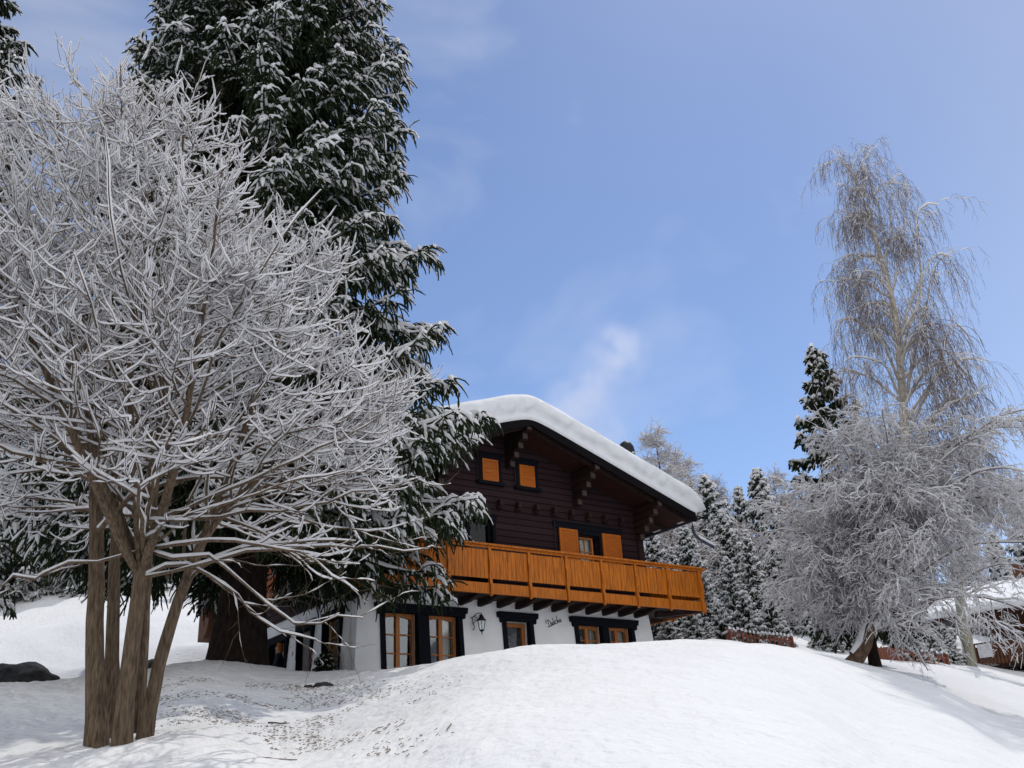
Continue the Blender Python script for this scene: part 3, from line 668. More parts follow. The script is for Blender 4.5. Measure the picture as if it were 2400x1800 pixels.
for a, b in zip(posts[:-1], posts[1:]):
    mb = MB(); n = max(2, int(round((b-a-.08)/.118))); w_ = (b-a-.08)/n
    for k in range(n):
        u0 = a+.04+k*w_; j = random.uniform(-.004, .004)
        mb.box(u0+.004, u0+w_-.004, -1.072+j, -1.05+j, 6.44, 7.13+j)
    mb.box(a+.04, b-.04, -1.049, -1.03, 6.52, 6.58); mb.box(a+.04, b-.04, -1.049, -1.03, 6.98, 7.04)
    child(mb, 'railing_panel', M['orange'], bal)
mb = MB(); n = 48
for k in range(n):
    v0 = -.94+k*.126; mb.box(9.985, 10.005, v0+.004, v0+.12, 6.44, 7.13)
child(mb, 'railing_panel', M['orange'], bal)
mb = MB().box(-.36, 10.10, -1.16, -1.0, 7.226, 7.275); mb.box(9.96, 10.10, -.999, 5.2, 7.226, 7.275); mb.box(-.36, -.24, -.999, -.06, 7.226, 7.275); child(mb, 'handrail', M['orange'], bal, bevel=.012)
mb = MB().box(-.3, 10.03, -1.1, -1.05, 7.17, 7.224); child(mb, 'rail_beam', M['orange'], bal)
# flowers dried on balcony skipped: not visible

# ---- name written on the wall in thin script
def strokes():
    St = [[(560,880),(490,830),(480,740),(530,675),(610,650),(700,690),(770,760),(810,870),(825,980),(790,1060),(700,1100),(600,1100)], [(610,680),(650,830),(690,960),(710,1060)],
          [(740,1085),(820,1050),(900,1010),(960,980)], [(930,800),(880,810),(860,900),(890,980),(930,960),(945,820)], [(945,840),(960,930),(1000,960),(1040,930)],
          [(905,510),(950,610),(985,710),(1015,820),(1045,920),(1100,915)], [(1090,720),(1070,800),(1090,890),(1150,890),(1200,860)], [(1065,700),(1150,705),(1235,685)],
          [(1185,370),(1205,500),(1225,650),(1240,780),(1255,880)], [(1250,810),(1280,700),(1305,680),(1320,760),(1330,820)], [(1440,590),(1380,610),(1365,710),(1395,800),(1440,770),(1455,600)], [(1455,600),(1470,720),(1500,760),(1530,745)]]
    mb = MB()
    for s in St:
        pts = []
        for X, Y in s:
            px = 1260+X/27.65; py = 1430+Y/27.65; u, z = facade(px, py, -.02); pts.append((u, -batter(z)-.012, z))
        mb.tube(pts, .0085, 5)
    HB(mb, 'house_name', M['letter'])
strokes()

# ------------------------------------------------------------------ wall lantern
u0, z0 = 3.02, 5.62
lan = empty('wall_lantern', hloc(u0, -batter(z0), 5.2), YAW, label='black wrought iron wall lantern on a scroll bracket beside the ground floor door', cat='lamp')
def LB(mb, name, mt, par=None, **k): return mb.build(name, mt, par or lan, **k)
zz = z0-5.2
mb = MB(); 
mb.tube([(0, -.01, zz-.22), (.01, -.06, zz-.20), (0, -.09, zz-.14), (0, -.03, zz-.06), (0, -.02, zz+.08)], .009, 6)
mb.tube([(-.05, -.02, zz+.08), (0, -.05, zz+.09), (.02, -.16, zz+.14), (.03, -.26, zz+.15), (.03, -.31, zz+.12), (.03, -.30, zz+.08)], .010, 6)
for cy_, cz_, r_ in ((-.10, zz+.06, .035), (-.17, zz+.08, .028), (-.12, zz+.0, .03), (-.20, zz+.02, .03)):
    mb.tube([(.01, cy_+r_*cos(a), cz_+r_*sin(a)) for a in np.linspace(0, 5.4, 9)], .006, 5)
mb.tube([(0, -.02, zz-.08), (.01, -.1, zz-.04), (.02, -.2, zz+.0), (.03, -.27, zz+.1)], .008, 6)
LB(mb, 'bracket', M['dark_metal'])
lx, ly, lz = .05, -.34, zz-.02
LB(MB().lathe([(.012, .16), (.02, .12), (.045, .10), (.075, .03), (.125, -.02), (.115, -.03)], 6, (lx, ly, lz)), 'lantern_roof', M['dark_metal'])
LB(MB().lathe([(.098, -.03), (.058, -.24)], 6, (lx, ly, lz)), 'lantern_glass', M['lamp_glass'])
mb = MB()
for k in range(6):
    a = k*pi/3; mb.bar((lx+.102*cos(a), ly+.102*sin(a), lz-.03), (lx+.062*cos(a), ly+.062*sin(a), lz-.24), .011, .011)
LB(mb, 'lantern_frame', M['dark_metal'])
LB(MB().lathe([(.07, -.24), (.06, -.265), (.02, -.29), (.012, -.33), (.008, -.36)], 6, (lx, ly, lz)), 'finial', M['dark_metal'])
LB(MB().lathe([(.018, -.22), (.018, -.12), (.010, -.10)], 8, (lx, ly, lz)), 'candle', mat('candle_white', (.75, .78, .72), .4))

# ------------------------------------------------------------------ vegetation
def obj_from(parts, name, mt, parent, smooth=True):
    V, Q = joinVQ(parts); return link(name, fastmesh(name, V, Q, smooth), mt, parent)

def bare_tree():
    base = np.array([-4.08, 10.0, 2.15]); gzb = gz(base[0], base[1])
    root = empty('bare_tree', (base[0], base[1], gzb), label='big leafless multi-stemmed tree with snow on every twig, in front on the left', cat='tree')
    org = np.array([base[0], base[1], gzb])
    # stems: pixel paths read at their own distances, so that the trunk cluster stands where it does
    stems = [
      ([(232,1765),(222,1600),(226,1450),(232,1300),(228,1100),(205,850),(170,600),(146,400),(138,250)], 9.9, .104),
      ([(262,1700),(258,1560),(258,1400),(265,1200),(285,950),(300,700),(320,430),(330,200)], 10.35, .078),
      ([(278,1785),(288,1650),(308,1500),(328,1350),(352,1180),(385,980),(410,760),(440,520),(455,330)], 9.75, .094),
      ([(320,1665),(322,1560),(330,1440),(338,1250),(350,1050),(400,820),(470,600),(560,400)], 10.6, .072),
      ([(335,1735),(352,1640),(382,1510),(425,1380),(490,1230),(555,1060),(610,880),(680,700),(730,560)], 10.3, .078),
      ([(240,1500),(238,1400),(215,1200),(160,1000),(90,800),(30,600),(-10,400),(-30,250)], 9.6, .045),
      ([(300,1540),(310,1400),(318,1200),(330,950),(345,700),(350,450),(360,260)], 9.4, .045),
      ([(275,1500),(280,1350),(240,1150),(170,1080),(70,960),(-60,850),(-200,700)], 9.7, .038),
      ([(420,1400),(450,1300),(520,1180),(620,1080),(740,980),(840,900)], 9.9, .055),
      ([(330,1380),(370,1250),(440,1100),(500,900),(560,720),(600,560)], 9.2, .06),
      ([(250,1450),(225,1300),(190,1100),(150,900),(60,700),(-60,520)], 9.0, .06),
    ]
    SP = []; SR = []; K = 26
    for i, (pp, d, r) in enumerate(stems):
        pts = np.array([at(x, y, d) for x, y in pp]); 
        # let the higher parts swing in depth
        dep = [0.0, .5, -.4, .8, .3, -.6, -.9, .4, .6, -1.3, -1.2][i]
        seg = np.concatenate([[0], np.cumsum(np.linalg.norm(np.diff(pts, axis=0), axis=1))]); t = np.linspace(0, seg[-1], K)
        P = np.stack([np.interp(t, seg, pts[:, k]) for k in range(3)], -1)
        kk = np.array([.25, .5, .25]); 
        for _ in range(3): P[1:-1] = P[:-2]*.25+P[1:-1]*.5+P[2:]*.25
        f = np.linspace(0, 1, K); P[:, 1] += dep*f**1.5; P += 0.02*np.cumsum(rng.normal(0, .35, (K, 3)), 0)*np.array([1, 1, .2])
        P[0, 2] -= .0
        if i < 5: P[0, 2] -= .25
        SP.append(P); R = r*(1-.88*f**0.8); 
        if i < 5: R[0] *= 1.28; R[1] *= 1.06
        SR.append(R)
    SP = np.array(SP); SR = np.array(SR)
    for i in range(5, len(SP)):          # later leaders fork off the five stems
        q = SP[:5, 6:14].reshape(-1, 3); nr = q[np.argmin(np.linalg.norm(q-SP[i, 0], axis=1))]
        k = np.clip(1-np.arange(26)/13, 0, 1)[:, None]**1.6; SP[i] += (nr-SP[i, 0])*k
        SR[i, :3] *= (.45, .7, .9)
    for i in range(len(SP)):
        V, Q = tubes(SP[i:i+1]-org, SR[i:i+1], 26, jit=.02, flute=.07)
        link('stem', fastmesh('stem', V, Q, True), M['bark'], root)
    cen = np.array([-4.6, 10.2, gzb+5.0]); rad = np.array([3.9, 3.4, 5.1])
    RZ = [3.0,3.3,4.3,5.5,6.8,7.3,8.1,8.9,9.9,10.8,11.6,12.7]; RR_ = [2.9,3.5,4.1,4.2,3.85,3.55,3.05,2.55,1.85,1.3,.95,.3]
    def clipf(o, d, ln, mul=1.0):
        # shorten whatever would leave the crown outline, a radius that depends on height
        ln = ln.copy()
        for it in range(7):
            e = o+d*ln[:, None]+np.array([0, 0, .08])*ln[:, None]; rr_ = np.hypot(e[:, 0]+5.3, (e[:, 1]-10.3)*1.3); lim = np.interp(e[:, 2], RZ, RR_)*mul*rng.uniform(.9, 1.04, len(ln))
            ln = np.where(rr_ > lim, ln*.78, ln)
        return np.maximum(ln, .10)
    def out_bend(k):
        def f(p, d):
            o = p-cen; o[:, 2] *= .25; return d+norm(o)*k
        return f
    starts = np.array([.42, .40, .34, .38, .36, .12, .22, .12, .08, .1, .12])
    parts1 = []
    P1, R1, _ = grow(SP, SR, 21, .24, .97, radians(50), lambda M_, t, o, d, i: clipf(o, d, rng.uniform(2.0, 4.2, M_)*(1-.55*t)), K=11, trop=lambda f: .0+.08*f, wob=.11, ratio=.42, rmin=.008, bend=out_bend(.16), taper=.25, flatness=.3)
    ok = P1[:, 0, 2] > gzb+1.5; P1 = P1[ok]; R1 = R1[ok]
    lo = lambda P, a, b, c: rng.uniform(0, 1, len(P)) < np.clip(a+(P[:, 0, 2]-gzb-b)/c, a, 1)
    P2, R2_, _ = grow(P1, R1, 11, .12, .98, radians(50), lambda M_, t, o, d, i: clipf(o, d, rng.uniform(.4, 1.35, M_)*(1.1-.5*t), 1.06), K=9, trop=lambda f: .15*f, wob=.12, ratio=.55, rmin=.0055, bend=out_bend(.06), taper=.35, flatness=.62)
    k_ = lo(P2, .30, 1.6, 4.2); P2 = P2[k_]; R2_ = R2_[k_]
    l2 = np.linalg.norm(P2[:, -1]-P2[:, 0], axis=1); k_ = rng.uniform(0, 1, len(P2)) < np.clip(l2/.42, .22, 1); P2 = P2[k_]; R2_ = R2_[k_]
    # long low boughs, sparse, that sweep out over the trunk of the spruce and the porch
    LB = [([(400,1330),(470,1300),(560,1400),(620,1475),(680,1490),(740,1502)], 9.6), ([(430,1290),(530,1310),(640,1430),(690,1465),(750,1455),(850,1443)], 9.3), ([(480,1230),(640,1270),(730,1310),(790,1350),(840,1385)], 9.0),
          ([(330,1490),(420,1465),(480,1500),(530,1530),(570,1545)], 9.9), ([(430,1330),(600,1290),(800,1275),(1000,1285)], 9.4), ([(450,1260),(650,1200),(850,1150),(985,1120)], 9.8), ([(470,1210),(640,1110),(800,1020),(930,950)], 9.2),
          ([(215,1400),(130,1410),(70,1450),(20,1490)], 9.7), ([(215,1300),(100,1340),(0,1375),(-80,1400)], 9.4), ([(290,1440),(230,1400),(160,1400),(90,1380)], 9.2), ([(480,1200),(600,1180),(760,1230),(900,1250),(960,1225)], 10.4), ([(380,1280),(500,1180),(700,1120),(860,1100)], 8.9),
          ([(300,1330),(400,1290),(520,1330),(600,1345),(700,1330)], 9.0), ([(350,1400),(440,1440),(470,1490),(450,1540)], 9.5)]
    LB = [b_ for k_, b_ in enumerate(LB) if k_ not in (3, 7, 9, 12, 13)]
    EP = []
    for pp, d in LB:
        pts = np.array([at(x, y, d) for x, y in pp]); seg = np.concatenate([[0], np.cumsum(np.linalg.norm(np.diff(pts, axis=0), axis=1))]); t = np.linspace(0, seg[-1], 11)
        P = np.stack([np.interp(t, seg, pts[:, k]) for k in range(3)], -1); P[1:-1] = P[:-2]*.25+P[1:-1]*.5+P[2:]*.25
        q = SP[:5, 3:16].reshape(-1, 3); nr = q[np.argmin(np.linalg.norm(q-P[0], axis=1))]; P += (nr-P[0])*(np.clip(1-np.arange(11)/5, 0, 1)[:, None]**1.5); P[1:] += rng.normal(0, .025, (10, 3)); EP.append(P)
    EP = np.array(EP); ER = np.repeat((.017*np.linspace(1, .22, 11))[None], len(EP), 0)
    E2, ER2, _ = grow(EP, ER, 6, .2, 1.0, radians(40), lambda M_, t, o, d, i: rng.uniform(.4, 1.3, M_)*(1.15-.6*t), K=9, trop=lambda f: .02+.05*f, wob=.14, ratio=.55, rmin=.0045, flatness=.4)

    P3, R3, _ = grow(P2, R2_, 6, .12, 1.0, radians(48), lambda M_, t, o, d, i: rng.uniform(.10, .40, M_), K=6, trop=lambda f: .26*f, wob=.12, ratio=.6, rmin=.0034, taper=.6, flatness=.6)
    k_ = lo(P3, .45, 1.6, 4.2); P3 = P3[k_]; R3 = R3[k_]
    print('bare tree', len(P1), len(P2), len(P3))
    E3, ER3, _ = grow(E2, ER2, 4, .2, 1.0, radians(45), lambda M_, t, o, d, i: rng.uniform(.1, .45, M_), K=5, trop=.03, wob=.16, ratio=.6, rmin=.003)
    obj_from([tubes(P1-org, R1, 7), tubes(EP-org, ER, 7), tubes(E2-org, ER2, 4), tubes(E3-org, ER3, 3)], 'branches', M['bark'], root)
    obj_from([tubes(P2-org, R2_, 4), tubes(P3-org, R3, 3)], 'twigs', M['twig'], root)
    low = lambda P: np.clip((P[:, 0, 2]-gzb-1.1)/1.9, .15, 1)
    sn = [snowtube(SP[:, 8:]-org, SR[:, 8:]*.6, .004, 5, .4), snowtube(P1-org, R1*.8, .010, 6, .85, lump=.4, lift=.7), snowtube(P2-org, R2_*.8, .0132, 5, .92, lift=.8, vertlim=.8), snowtube(EP-org, ER*.8, .007, 5, .8, lump=.5, lift=.8), snowtube(E2-org, ER2*.7, .0055, 4, .65, lump=.6, lift=.9)]
    k3 = rng.uniform(0, 1, len(P3)) < .8*low(P3)**.4
    sn.append(snowtube(P3[k3]-org, R3[k3]*.8, 0.0118, 4, .9, lump=.25, lift=.85, vertlim=.8))
    obj_from(sn, 'snow', M['snow_twig'], root)
    # a few dry leaves and seed heads left on the tree
    return root
bare_tree()

def spruce_mesh(H, prof, nl, nsec, nter, seed, z0=1.5, needle=.035, snow=1.0, sec_len=1.0, K=8, ttop=.98, blades=True, asc=None, ter_len=(.18, .5), snow_w=.045, droop=1.0, trunk_r=.3, trunk_n=12, flare=1.4, sn0=.42):
    """returns dict of (V,Q) part lists in tree coordinates"""
    global rng
    keep_rng = rng; rng = np.random.default_rng(seed)
    zt = np.linspace(-.4, H, 40); tr = trunk_r*(1-zt/H*.97).clip(.02)+trunk_r*(flare-1)*np.exp(-np.maximum(zt, 0)/.5)
    TP = np.stack([.08*np.sin(zt*.4), .06*np.sin(zt*.3+1), zt], -1)[None]; TR = np.maximum(tr, .012)[None]
    h = z0+(H*ttop-z0)*(np.arange(nl)+rng.uniform(0, 1, nl))/nl
    h = z0+(H*ttop-z0)*((h-z0)/(H*ttop-z0))**1.12
    az = np.arange(nl)*2.39996+rng.uniform(-.4, .4, nl)
    Lh = np.interp(h, [p[0] for p in prof], [p[1] for p in prof])*rng.uniform(.80, 1.06, nl)
    f = h/H
    el0 = radians(-14)+radians(58)*np.clip((f-.35)/.65, 0, 1)**1.3+rng.uniform(-.12, .12, nl)
    P = np.empty((nl, K, 3)); P[:, 0] = np.stack([.02*np.cos(az), .02*np.sin(az), h], -1); el = el0.copy(); p = P[:, 0].copy()
    for k in range(1, K):
        u = k/(K-1); el = el0+np.where(f < .75, radians(-16)*sin(u*pi*.9)+radians(26)*u**2.2, radians(-6)*u)*droop
        azk = az+.10*np.sin(k*1.1+az*7)
        p = p+np.stack([np.cos(azk)*np.cos(el), np.sin(azk)*np.cos(el), np.sin(el)], -1)*(Lh/(K-1))[:, None]; P[:, k] = p
    R = (.012+.011*Lh)[:, None]*np.linspace(1, .15, K)[None]
    # secondary branchlets to both sides
    ph = lambda M_, j: np.where(j % 2 == 0, 0, pi)+rng.normal(-.25, .5, M_)
    S2, SR2, i2 = grow(P, R, nsec, .12, 1.0, radians(52), lambda M_, t, o, d, i: np.clip((.28+.85*(1-t)*np.minimum(1, t*2.2))*Lh[i]*.36*sec_len, .10, 1.7)*rng.uniform(.7, 1.2, M_), K=5, trop=lambda u: -.16*droop-.12*u, wob=.06, ratio=.5, rmin=.006, phi=lambda M_, j: ph(M_, j))
    ph3 = lambda M_, j: np.where(j % 2 == 0, 0, pi)+rng.normal(-.6, .7, M_)
    S3, SR3, i3 = grow(S2, SR2, nter, .08, 1.0, radians(48), lambda M_, t, o, d, i: rng.uniform(*ter_len, M_), K=4, trop=-.42*droop, wob=.10, ratio=.7, rmin=.004, phi=lambda M_, j: ph3(M_, j))
    def needle_r(P_, s): 
        K_ = P_.shape[1]; b = np.ones(K_); b[0] = .8; b[-1] = .5
        return needle*s*b[None]*rng.uniform(.75, 1.2, P_.shape[:2])
    nd = [tubes(S2, needle_r(S2, 1.1), 4, jit=.55), tubes(S3, needle_r(S3, .95), 4, jit=.55), tubes(P[:, 3:], needle_r(P[:, 3:], 1.2), 5, jit=.3)]
    if blades:
        for src, nb in ((S2, 6), (S3, 4)):
            idx = np.repeat(np.arange(len(src)), nb); t = rng.uniform(.05, 1, len(idx)); o, tan = samp(src[idx], t)
            rv = norm(np.cross(tan, rng.normal(0, 1, (len(idx), 3)))); dd = norm(tan*.6+rv); ln = needle*rng.uniform(1.5, 2.6, len(idx)); side = norm(np.cross(dd, rv+.3))*(needle*.22)
            V = np.stack([o-side, o+side, o+dd*ln[:, None]+side*.3, o+dd*ln[:, None]-side*.3], 1).reshape(-1, 3); Q = np.arange(len(V)).reshape(-1, 4); nd.append((V, Q))
    out = {'trunk': [tubes(TP, TR, trunk_n, jit=.03)], 'limbs': [tubes(P, R, 5), ], 'needles': nd}
    # snow: pads along the outer limb, lumps on the branchlets
    sn = [snowtube(P[:, 3:], R[:, 3:]+.004, snow_w*.8, 6, .7*snow, flat=.7, lump=.6)]
    if snow > 0:
        rs = np.hypot(S2[:, 0, 0], S2[:, 0, 1])/np.maximum(Lh[i2], .1); top = rng.uniform(0, 1, len(S2)) < np.clip((rs-sn0+.25)*1.4, .05, .85)*snow; sn.append(snowtube(S2[top], SR2[top]+needle*.5, snow_w*.9, 6, .80, flat=.75, lump=.5, lift=.5, vertlim=.75))
        # outward facing sprays carry most of the snow
        o_, _t = samp(P[i2[i3]], np.full(len(S3), .0)); 
        rr = np.hypot(S3[:, 0, 0], S3[:, 0, 1])/np.maximum(Lh[i2[i3]], .1)
        pk = rng.uniform(0, 1, len(S3)) < np.clip((rr-sn0)*1.7, 0, .85)*snow
        sn.append(snowtube(S3[pk], SR3[pk]+needle*.55, snow_w*.8, 5, .72, flat=.8, lump=.7, lift=.55, vertlim=.7))
    out['snow'] = sn
    rng = keep_rng
    return out
def spruce_obj(name, loc, data, lab, mats=('spruce_bark', 'spruce_bark', 'needles', 'snow_twig'), group=None, rz=0, cat='tree', scale=1.0):
    root = empty(name, loc, rz, label=lab, cat=cat, group=group); root.scale = (scale,)*3
    for (k, nm), mt in zip((('trunk', 'trunk'), ('limbs', 'branches'), ('needles', 'needles'), ('snow', 'snow')), mats):
        if data.get(k) is None: continue
        if not isinstance(data[k], bpy.types.Mesh):
            V, Q = joinVQ(data[k]); me = fastmesh(nm, V, Q, k in ('trunk', 'limbs', 'snow')); me.materials.append(M[mt]); data[k] = me
        link(nm, data[k], None, root)
    return root
# the giant spruce in front of the house
sx, sy = -5.6, 19.0
prof = [(0, 3.6), (2.2, 3.9), (4.5, 5.15), (6, 5.2), (7.5, 4.6), (10, 4.15), (13, 3.8), (16, 3.1), (19, 2.5), (22, 2.0), (25, 1.4), (28.5, .3)]
big = spruce_mesh(28.5, prof, 600, 32, 8, 11, z0=3.3, needle=.018, snow=.9, sec_len=.80, K=9, ter_len=(.10, .46), snow_w=.042, trunk_r=.46, trunk_n=22, flare=1.55, droop=1.15, sn0=.55)
spruce_obj('spruce_tree', (sx, sy, gz(sx, sy)), big, 'giant dark spruce with drooping snow-tipped branches, standing in front of the chalet')
lx_, ly_ = -16.2, 22.0
prof2 = [(0, 4.0), (3, 5.0), (7, 5.0), (12, 4.0), (17, 2.8), (22, 1.2), (24, .2)]
b2 = spruce_mesh(24, prof2, 240, 20, 5, 12, z0=4.2, needle=.03, snow=1.0, sec_len=.9, K=8, ter_len=(.15, .5), snow_w=.045, trunk_r=.35)
spruce_obj('spruce_tree', (lx_, ly_, gz(lx_, ly_)), b2, 'tall spruce at the left edge, behind the leafless tree')

# background spruces: four meshes, copied
FAR = []
for sd, (H, w_, nl) in enumerate(((12, 3.3, 105), (12, 4.1, 120), (12, 2.6, 95), (6, 2.5, 62))):
    pr = [(0, w_*.9), (H*.12, w_), (H*.4, w_*.74), (H*.7, w_*.42), (H*.92, w_*.14), (H, .04)]
    FAR.append((H, spruce_mesh(H, pr, nl, 13, 3, 30+sd, z0=.35, needle=.045, snow=2.0, sec_len=1.25, K=6, ter_len=(.16, .42), snow_w=.10, blades=False, trunk_r=.17, trunk_n=8, flare=1.2, droop=.8)))
def far_spruce(px, py, d, var, lab, group='snowy spruces behind the chalet'):
    p = at(px, py, d)
    # tree straight up: find x,y so that the top projects at px,py
    g = gz(p[0], p[1]); H, data = FAR[var]; sc = (p[2]-g)/H
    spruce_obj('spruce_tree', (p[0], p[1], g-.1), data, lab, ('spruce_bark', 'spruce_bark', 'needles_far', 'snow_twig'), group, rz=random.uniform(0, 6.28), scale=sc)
SPR = [(1770,1093,46,0,'tall narrow spruce with the highest pointed top in the right-hand forest'), (1727,1135,49,2,'spruce with a pointed top, just left of the tallest forest spruce'),
 (1650,1110,45,1,'broad snowy spruce behind the end of the chalet eave'), (1612,1120,52,2,'spruce top rising just above the snowy eave'), (1560,1100,50,0,'spruce partly hidden by the roof snow, below the bare larch'),
 (1690,1190,42,1,'snow laden spruce between the eave spout and the tallest spruce'), (1600,1220,38,0,'snowy spruce directly behind the eave spout'), (1525,1235,34,1,'snow covered spruce beside the timber corner post'),
 (1745,1235,40,2,'dark gapped spruce below the tallest forest spruce'), (1570,1275,33.5,2,'slim snowy spruce above the balcony rail end'), (1630,1290,35,0,'snowy spruce just right of the balcony end'),
 (1700,1300,36,1,'wide spruce loaded with snow left of the birch'), (1800,1240,43,1,'spruce whose side is covered by the birch twigs'), (1560,1415,31,3,'small snowy spruce under the balcony corner'), (1615,1400,32,3,'young spruce bent under snow beside the white wall'),
 (1680,1400,33.5,3,'young round snow-covered spruce by the fence end'), (1740,1380,34.5,3,'young spruce standing behind the picket fence'), (1800,1390,36.5,3,'young snowy spruce behind the fence, beside the birch'),
 (1655,1450,31,3,'smallest snow-covered spruce at the crest of the mound'), (1880,1190,44,0,'spruce behind the left half of the birch'), (1960,1230,46,1,'spruce behind the birch trunk'), (2050,1240,48,2,'spruce seen through the birch right of its trunk'),
 (2140,1260,50,0,'spruce behind the birch, left of the brown chalet roof'), (2395,1120,50,1,'dark spruce at the right edge above the snowy roof'), (2250,1230,55,2,'spruce rising behind the brown chalet'),
 (2320,1240,56,0,'spruce behind the ridge of the brown chalet'), (2125,1440,37,3,'young spruce right of the birch foot'), (2170,1460,38,3,'young dark spruce beside the fence end'), (2080,1450,36.5,3,'young spruce behind the woven fence'), (2220,1480,39,3,'young spruce left of the grey trunk'),
 (1915,1400,37,3,'young spruce behind the lowest birch branches'), (1980,1420,38,3,'young snowy spruce behind the birch foot')]
for a in SPR: far_spruce(*a)
LEFTS = [(-60,720,44,0,'hillside spruce farthest to the left'), (40,1010,50,1,'hillside spruce seen low between the left branches'), (110,960,46,2,'hillside spruce behind the left part of the leafless crown'), (190,930,52,0,'hillside spruce directly behind the leafless stems'),
 (290,980,48,1,'hillside spruce right behind the middle stems'), (380,1000,50,2,'hillside spruce left of the giant spruce trunk'), (455,1060,54,0,'hillside spruce just left of the giant spruce'), (520,1150,47,2,'hillside spruce hidden behind the giant trunk')]
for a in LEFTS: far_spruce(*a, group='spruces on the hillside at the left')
# medium conifer beside the birch
pc = at(1905, 800, 31.5); g = gz(pc[0], pc[1]); Hc = pc[2]-g
md = spruce_mesh(Hc, [(0, 1.3), (2, 1.9), (4, 2.1), (6, 1.9), (8, 1.35), (Hc*.85, .5), (Hc, .04)], 70, 12, 4, 55, z0=1.5, needle=.045, snow=1.1, sec_len=1.2, K=7, ter_len=(.15, .36), snow_w=.045, trunk_r=.16)
spruce_obj('spruce_tree', (pc[0], pc[1], g-.1), md, 'slender dark spruce standing free against the sky left of the birch')

def bare_far(px, py, d, H0, seed, lab, mt, snow, group):
    global rng
    kr = rng; rng = np.random.default_rng(seed)
    p = at(px, py, d); g = gz(p[0], p[1]); H = p[2]-g
    root = empty('larch_tree', (p[0], p[1], g-.1), 0, label=lab, cat='tree', group=group)
    z = np.linspace(0, H, 16); TP = np.stack([.12*np.sin(z*.5), z*0, z], -1)[None]; TR = (.16*(1-z/H*.93))[None]
    P1, R1, _ = grow(TP, TR, 110, .15, .99, radians(72), lambda M_, t, o, d_, i: (.35+2.5*(1-t)**.8)*rng.uniform(.6, 1.1, M_), K=7, trop=lambda f: -.05+.14*f, wob=.06, ratio=.3, rmin=.012)
    P2, R2_, _ = grow(P1, R1, 11, .15, 1, radians(50), lambda M_, t, o, d_, i: rng.uniform(.2, .75, M_), K=4, trop=-.05, wob=.1, ratio=.6, rmin=.007)
    P3, R3, _ = grow(P2, R2_, 4, .15, 1, radians(50), lambda M_, t, o, d_, i: rng.uniform(.1, .3, M_), K=3, trop=-.05, wob=.1, ratio=.7, rmin=.006)
    obj_from([tubes(TP, TR, 8)], 'trunk', M['birch_base'], root); obj_from([tubes(P1, R1, 4), tubes(P2, R2_, 3), tubes(P3, R3, 3)], 'branches', M[mt], root)
    k2 = rng.uniform(0, 1, len(P2)) < snow; k3 = rng.uniform(0, 1, len(P3)) < snow
    obj_from([snowtube(P1, R1, .018, 5, snow), snowtube(P2[k2], R2_[k2], .016, 4, .9), snowtube(P3[k3], R3[k3], .012, 4, .9)], 'snow', M['snow_twig'], root)
    rng = kr
G = 'leafless larches in the right-hand forest'
bare_far(1540, 1008, 41, 0, 61, 'leafless larch with frosted twigs rising beside the chimney', 'larch_twig', .75, G)
bare_far(1595, 1070, 46, 0, 62, 'frosted larch filling the gap right of the roof slope', 'larch_twig', .7, G)
bare_far(1665, 1118, 54, 0, 63, 'orange-brown larch behind the forest spruces', 'larch_twig', .25, G)
bare_far(1812, 1108, 50, 0, 64, 'pale brown larch right of the tallest spruce', 'larch_twig', .35, G)
bare_far(1850, 1160, 53, 0, 65, 'pale larch between the forest and the birch', 'larch_twig', .4, G)
bare_far(1720, 1240, 44, 0, 66, 'leafless tree low in the middle of the forest', 'larch_twig', .5, G)

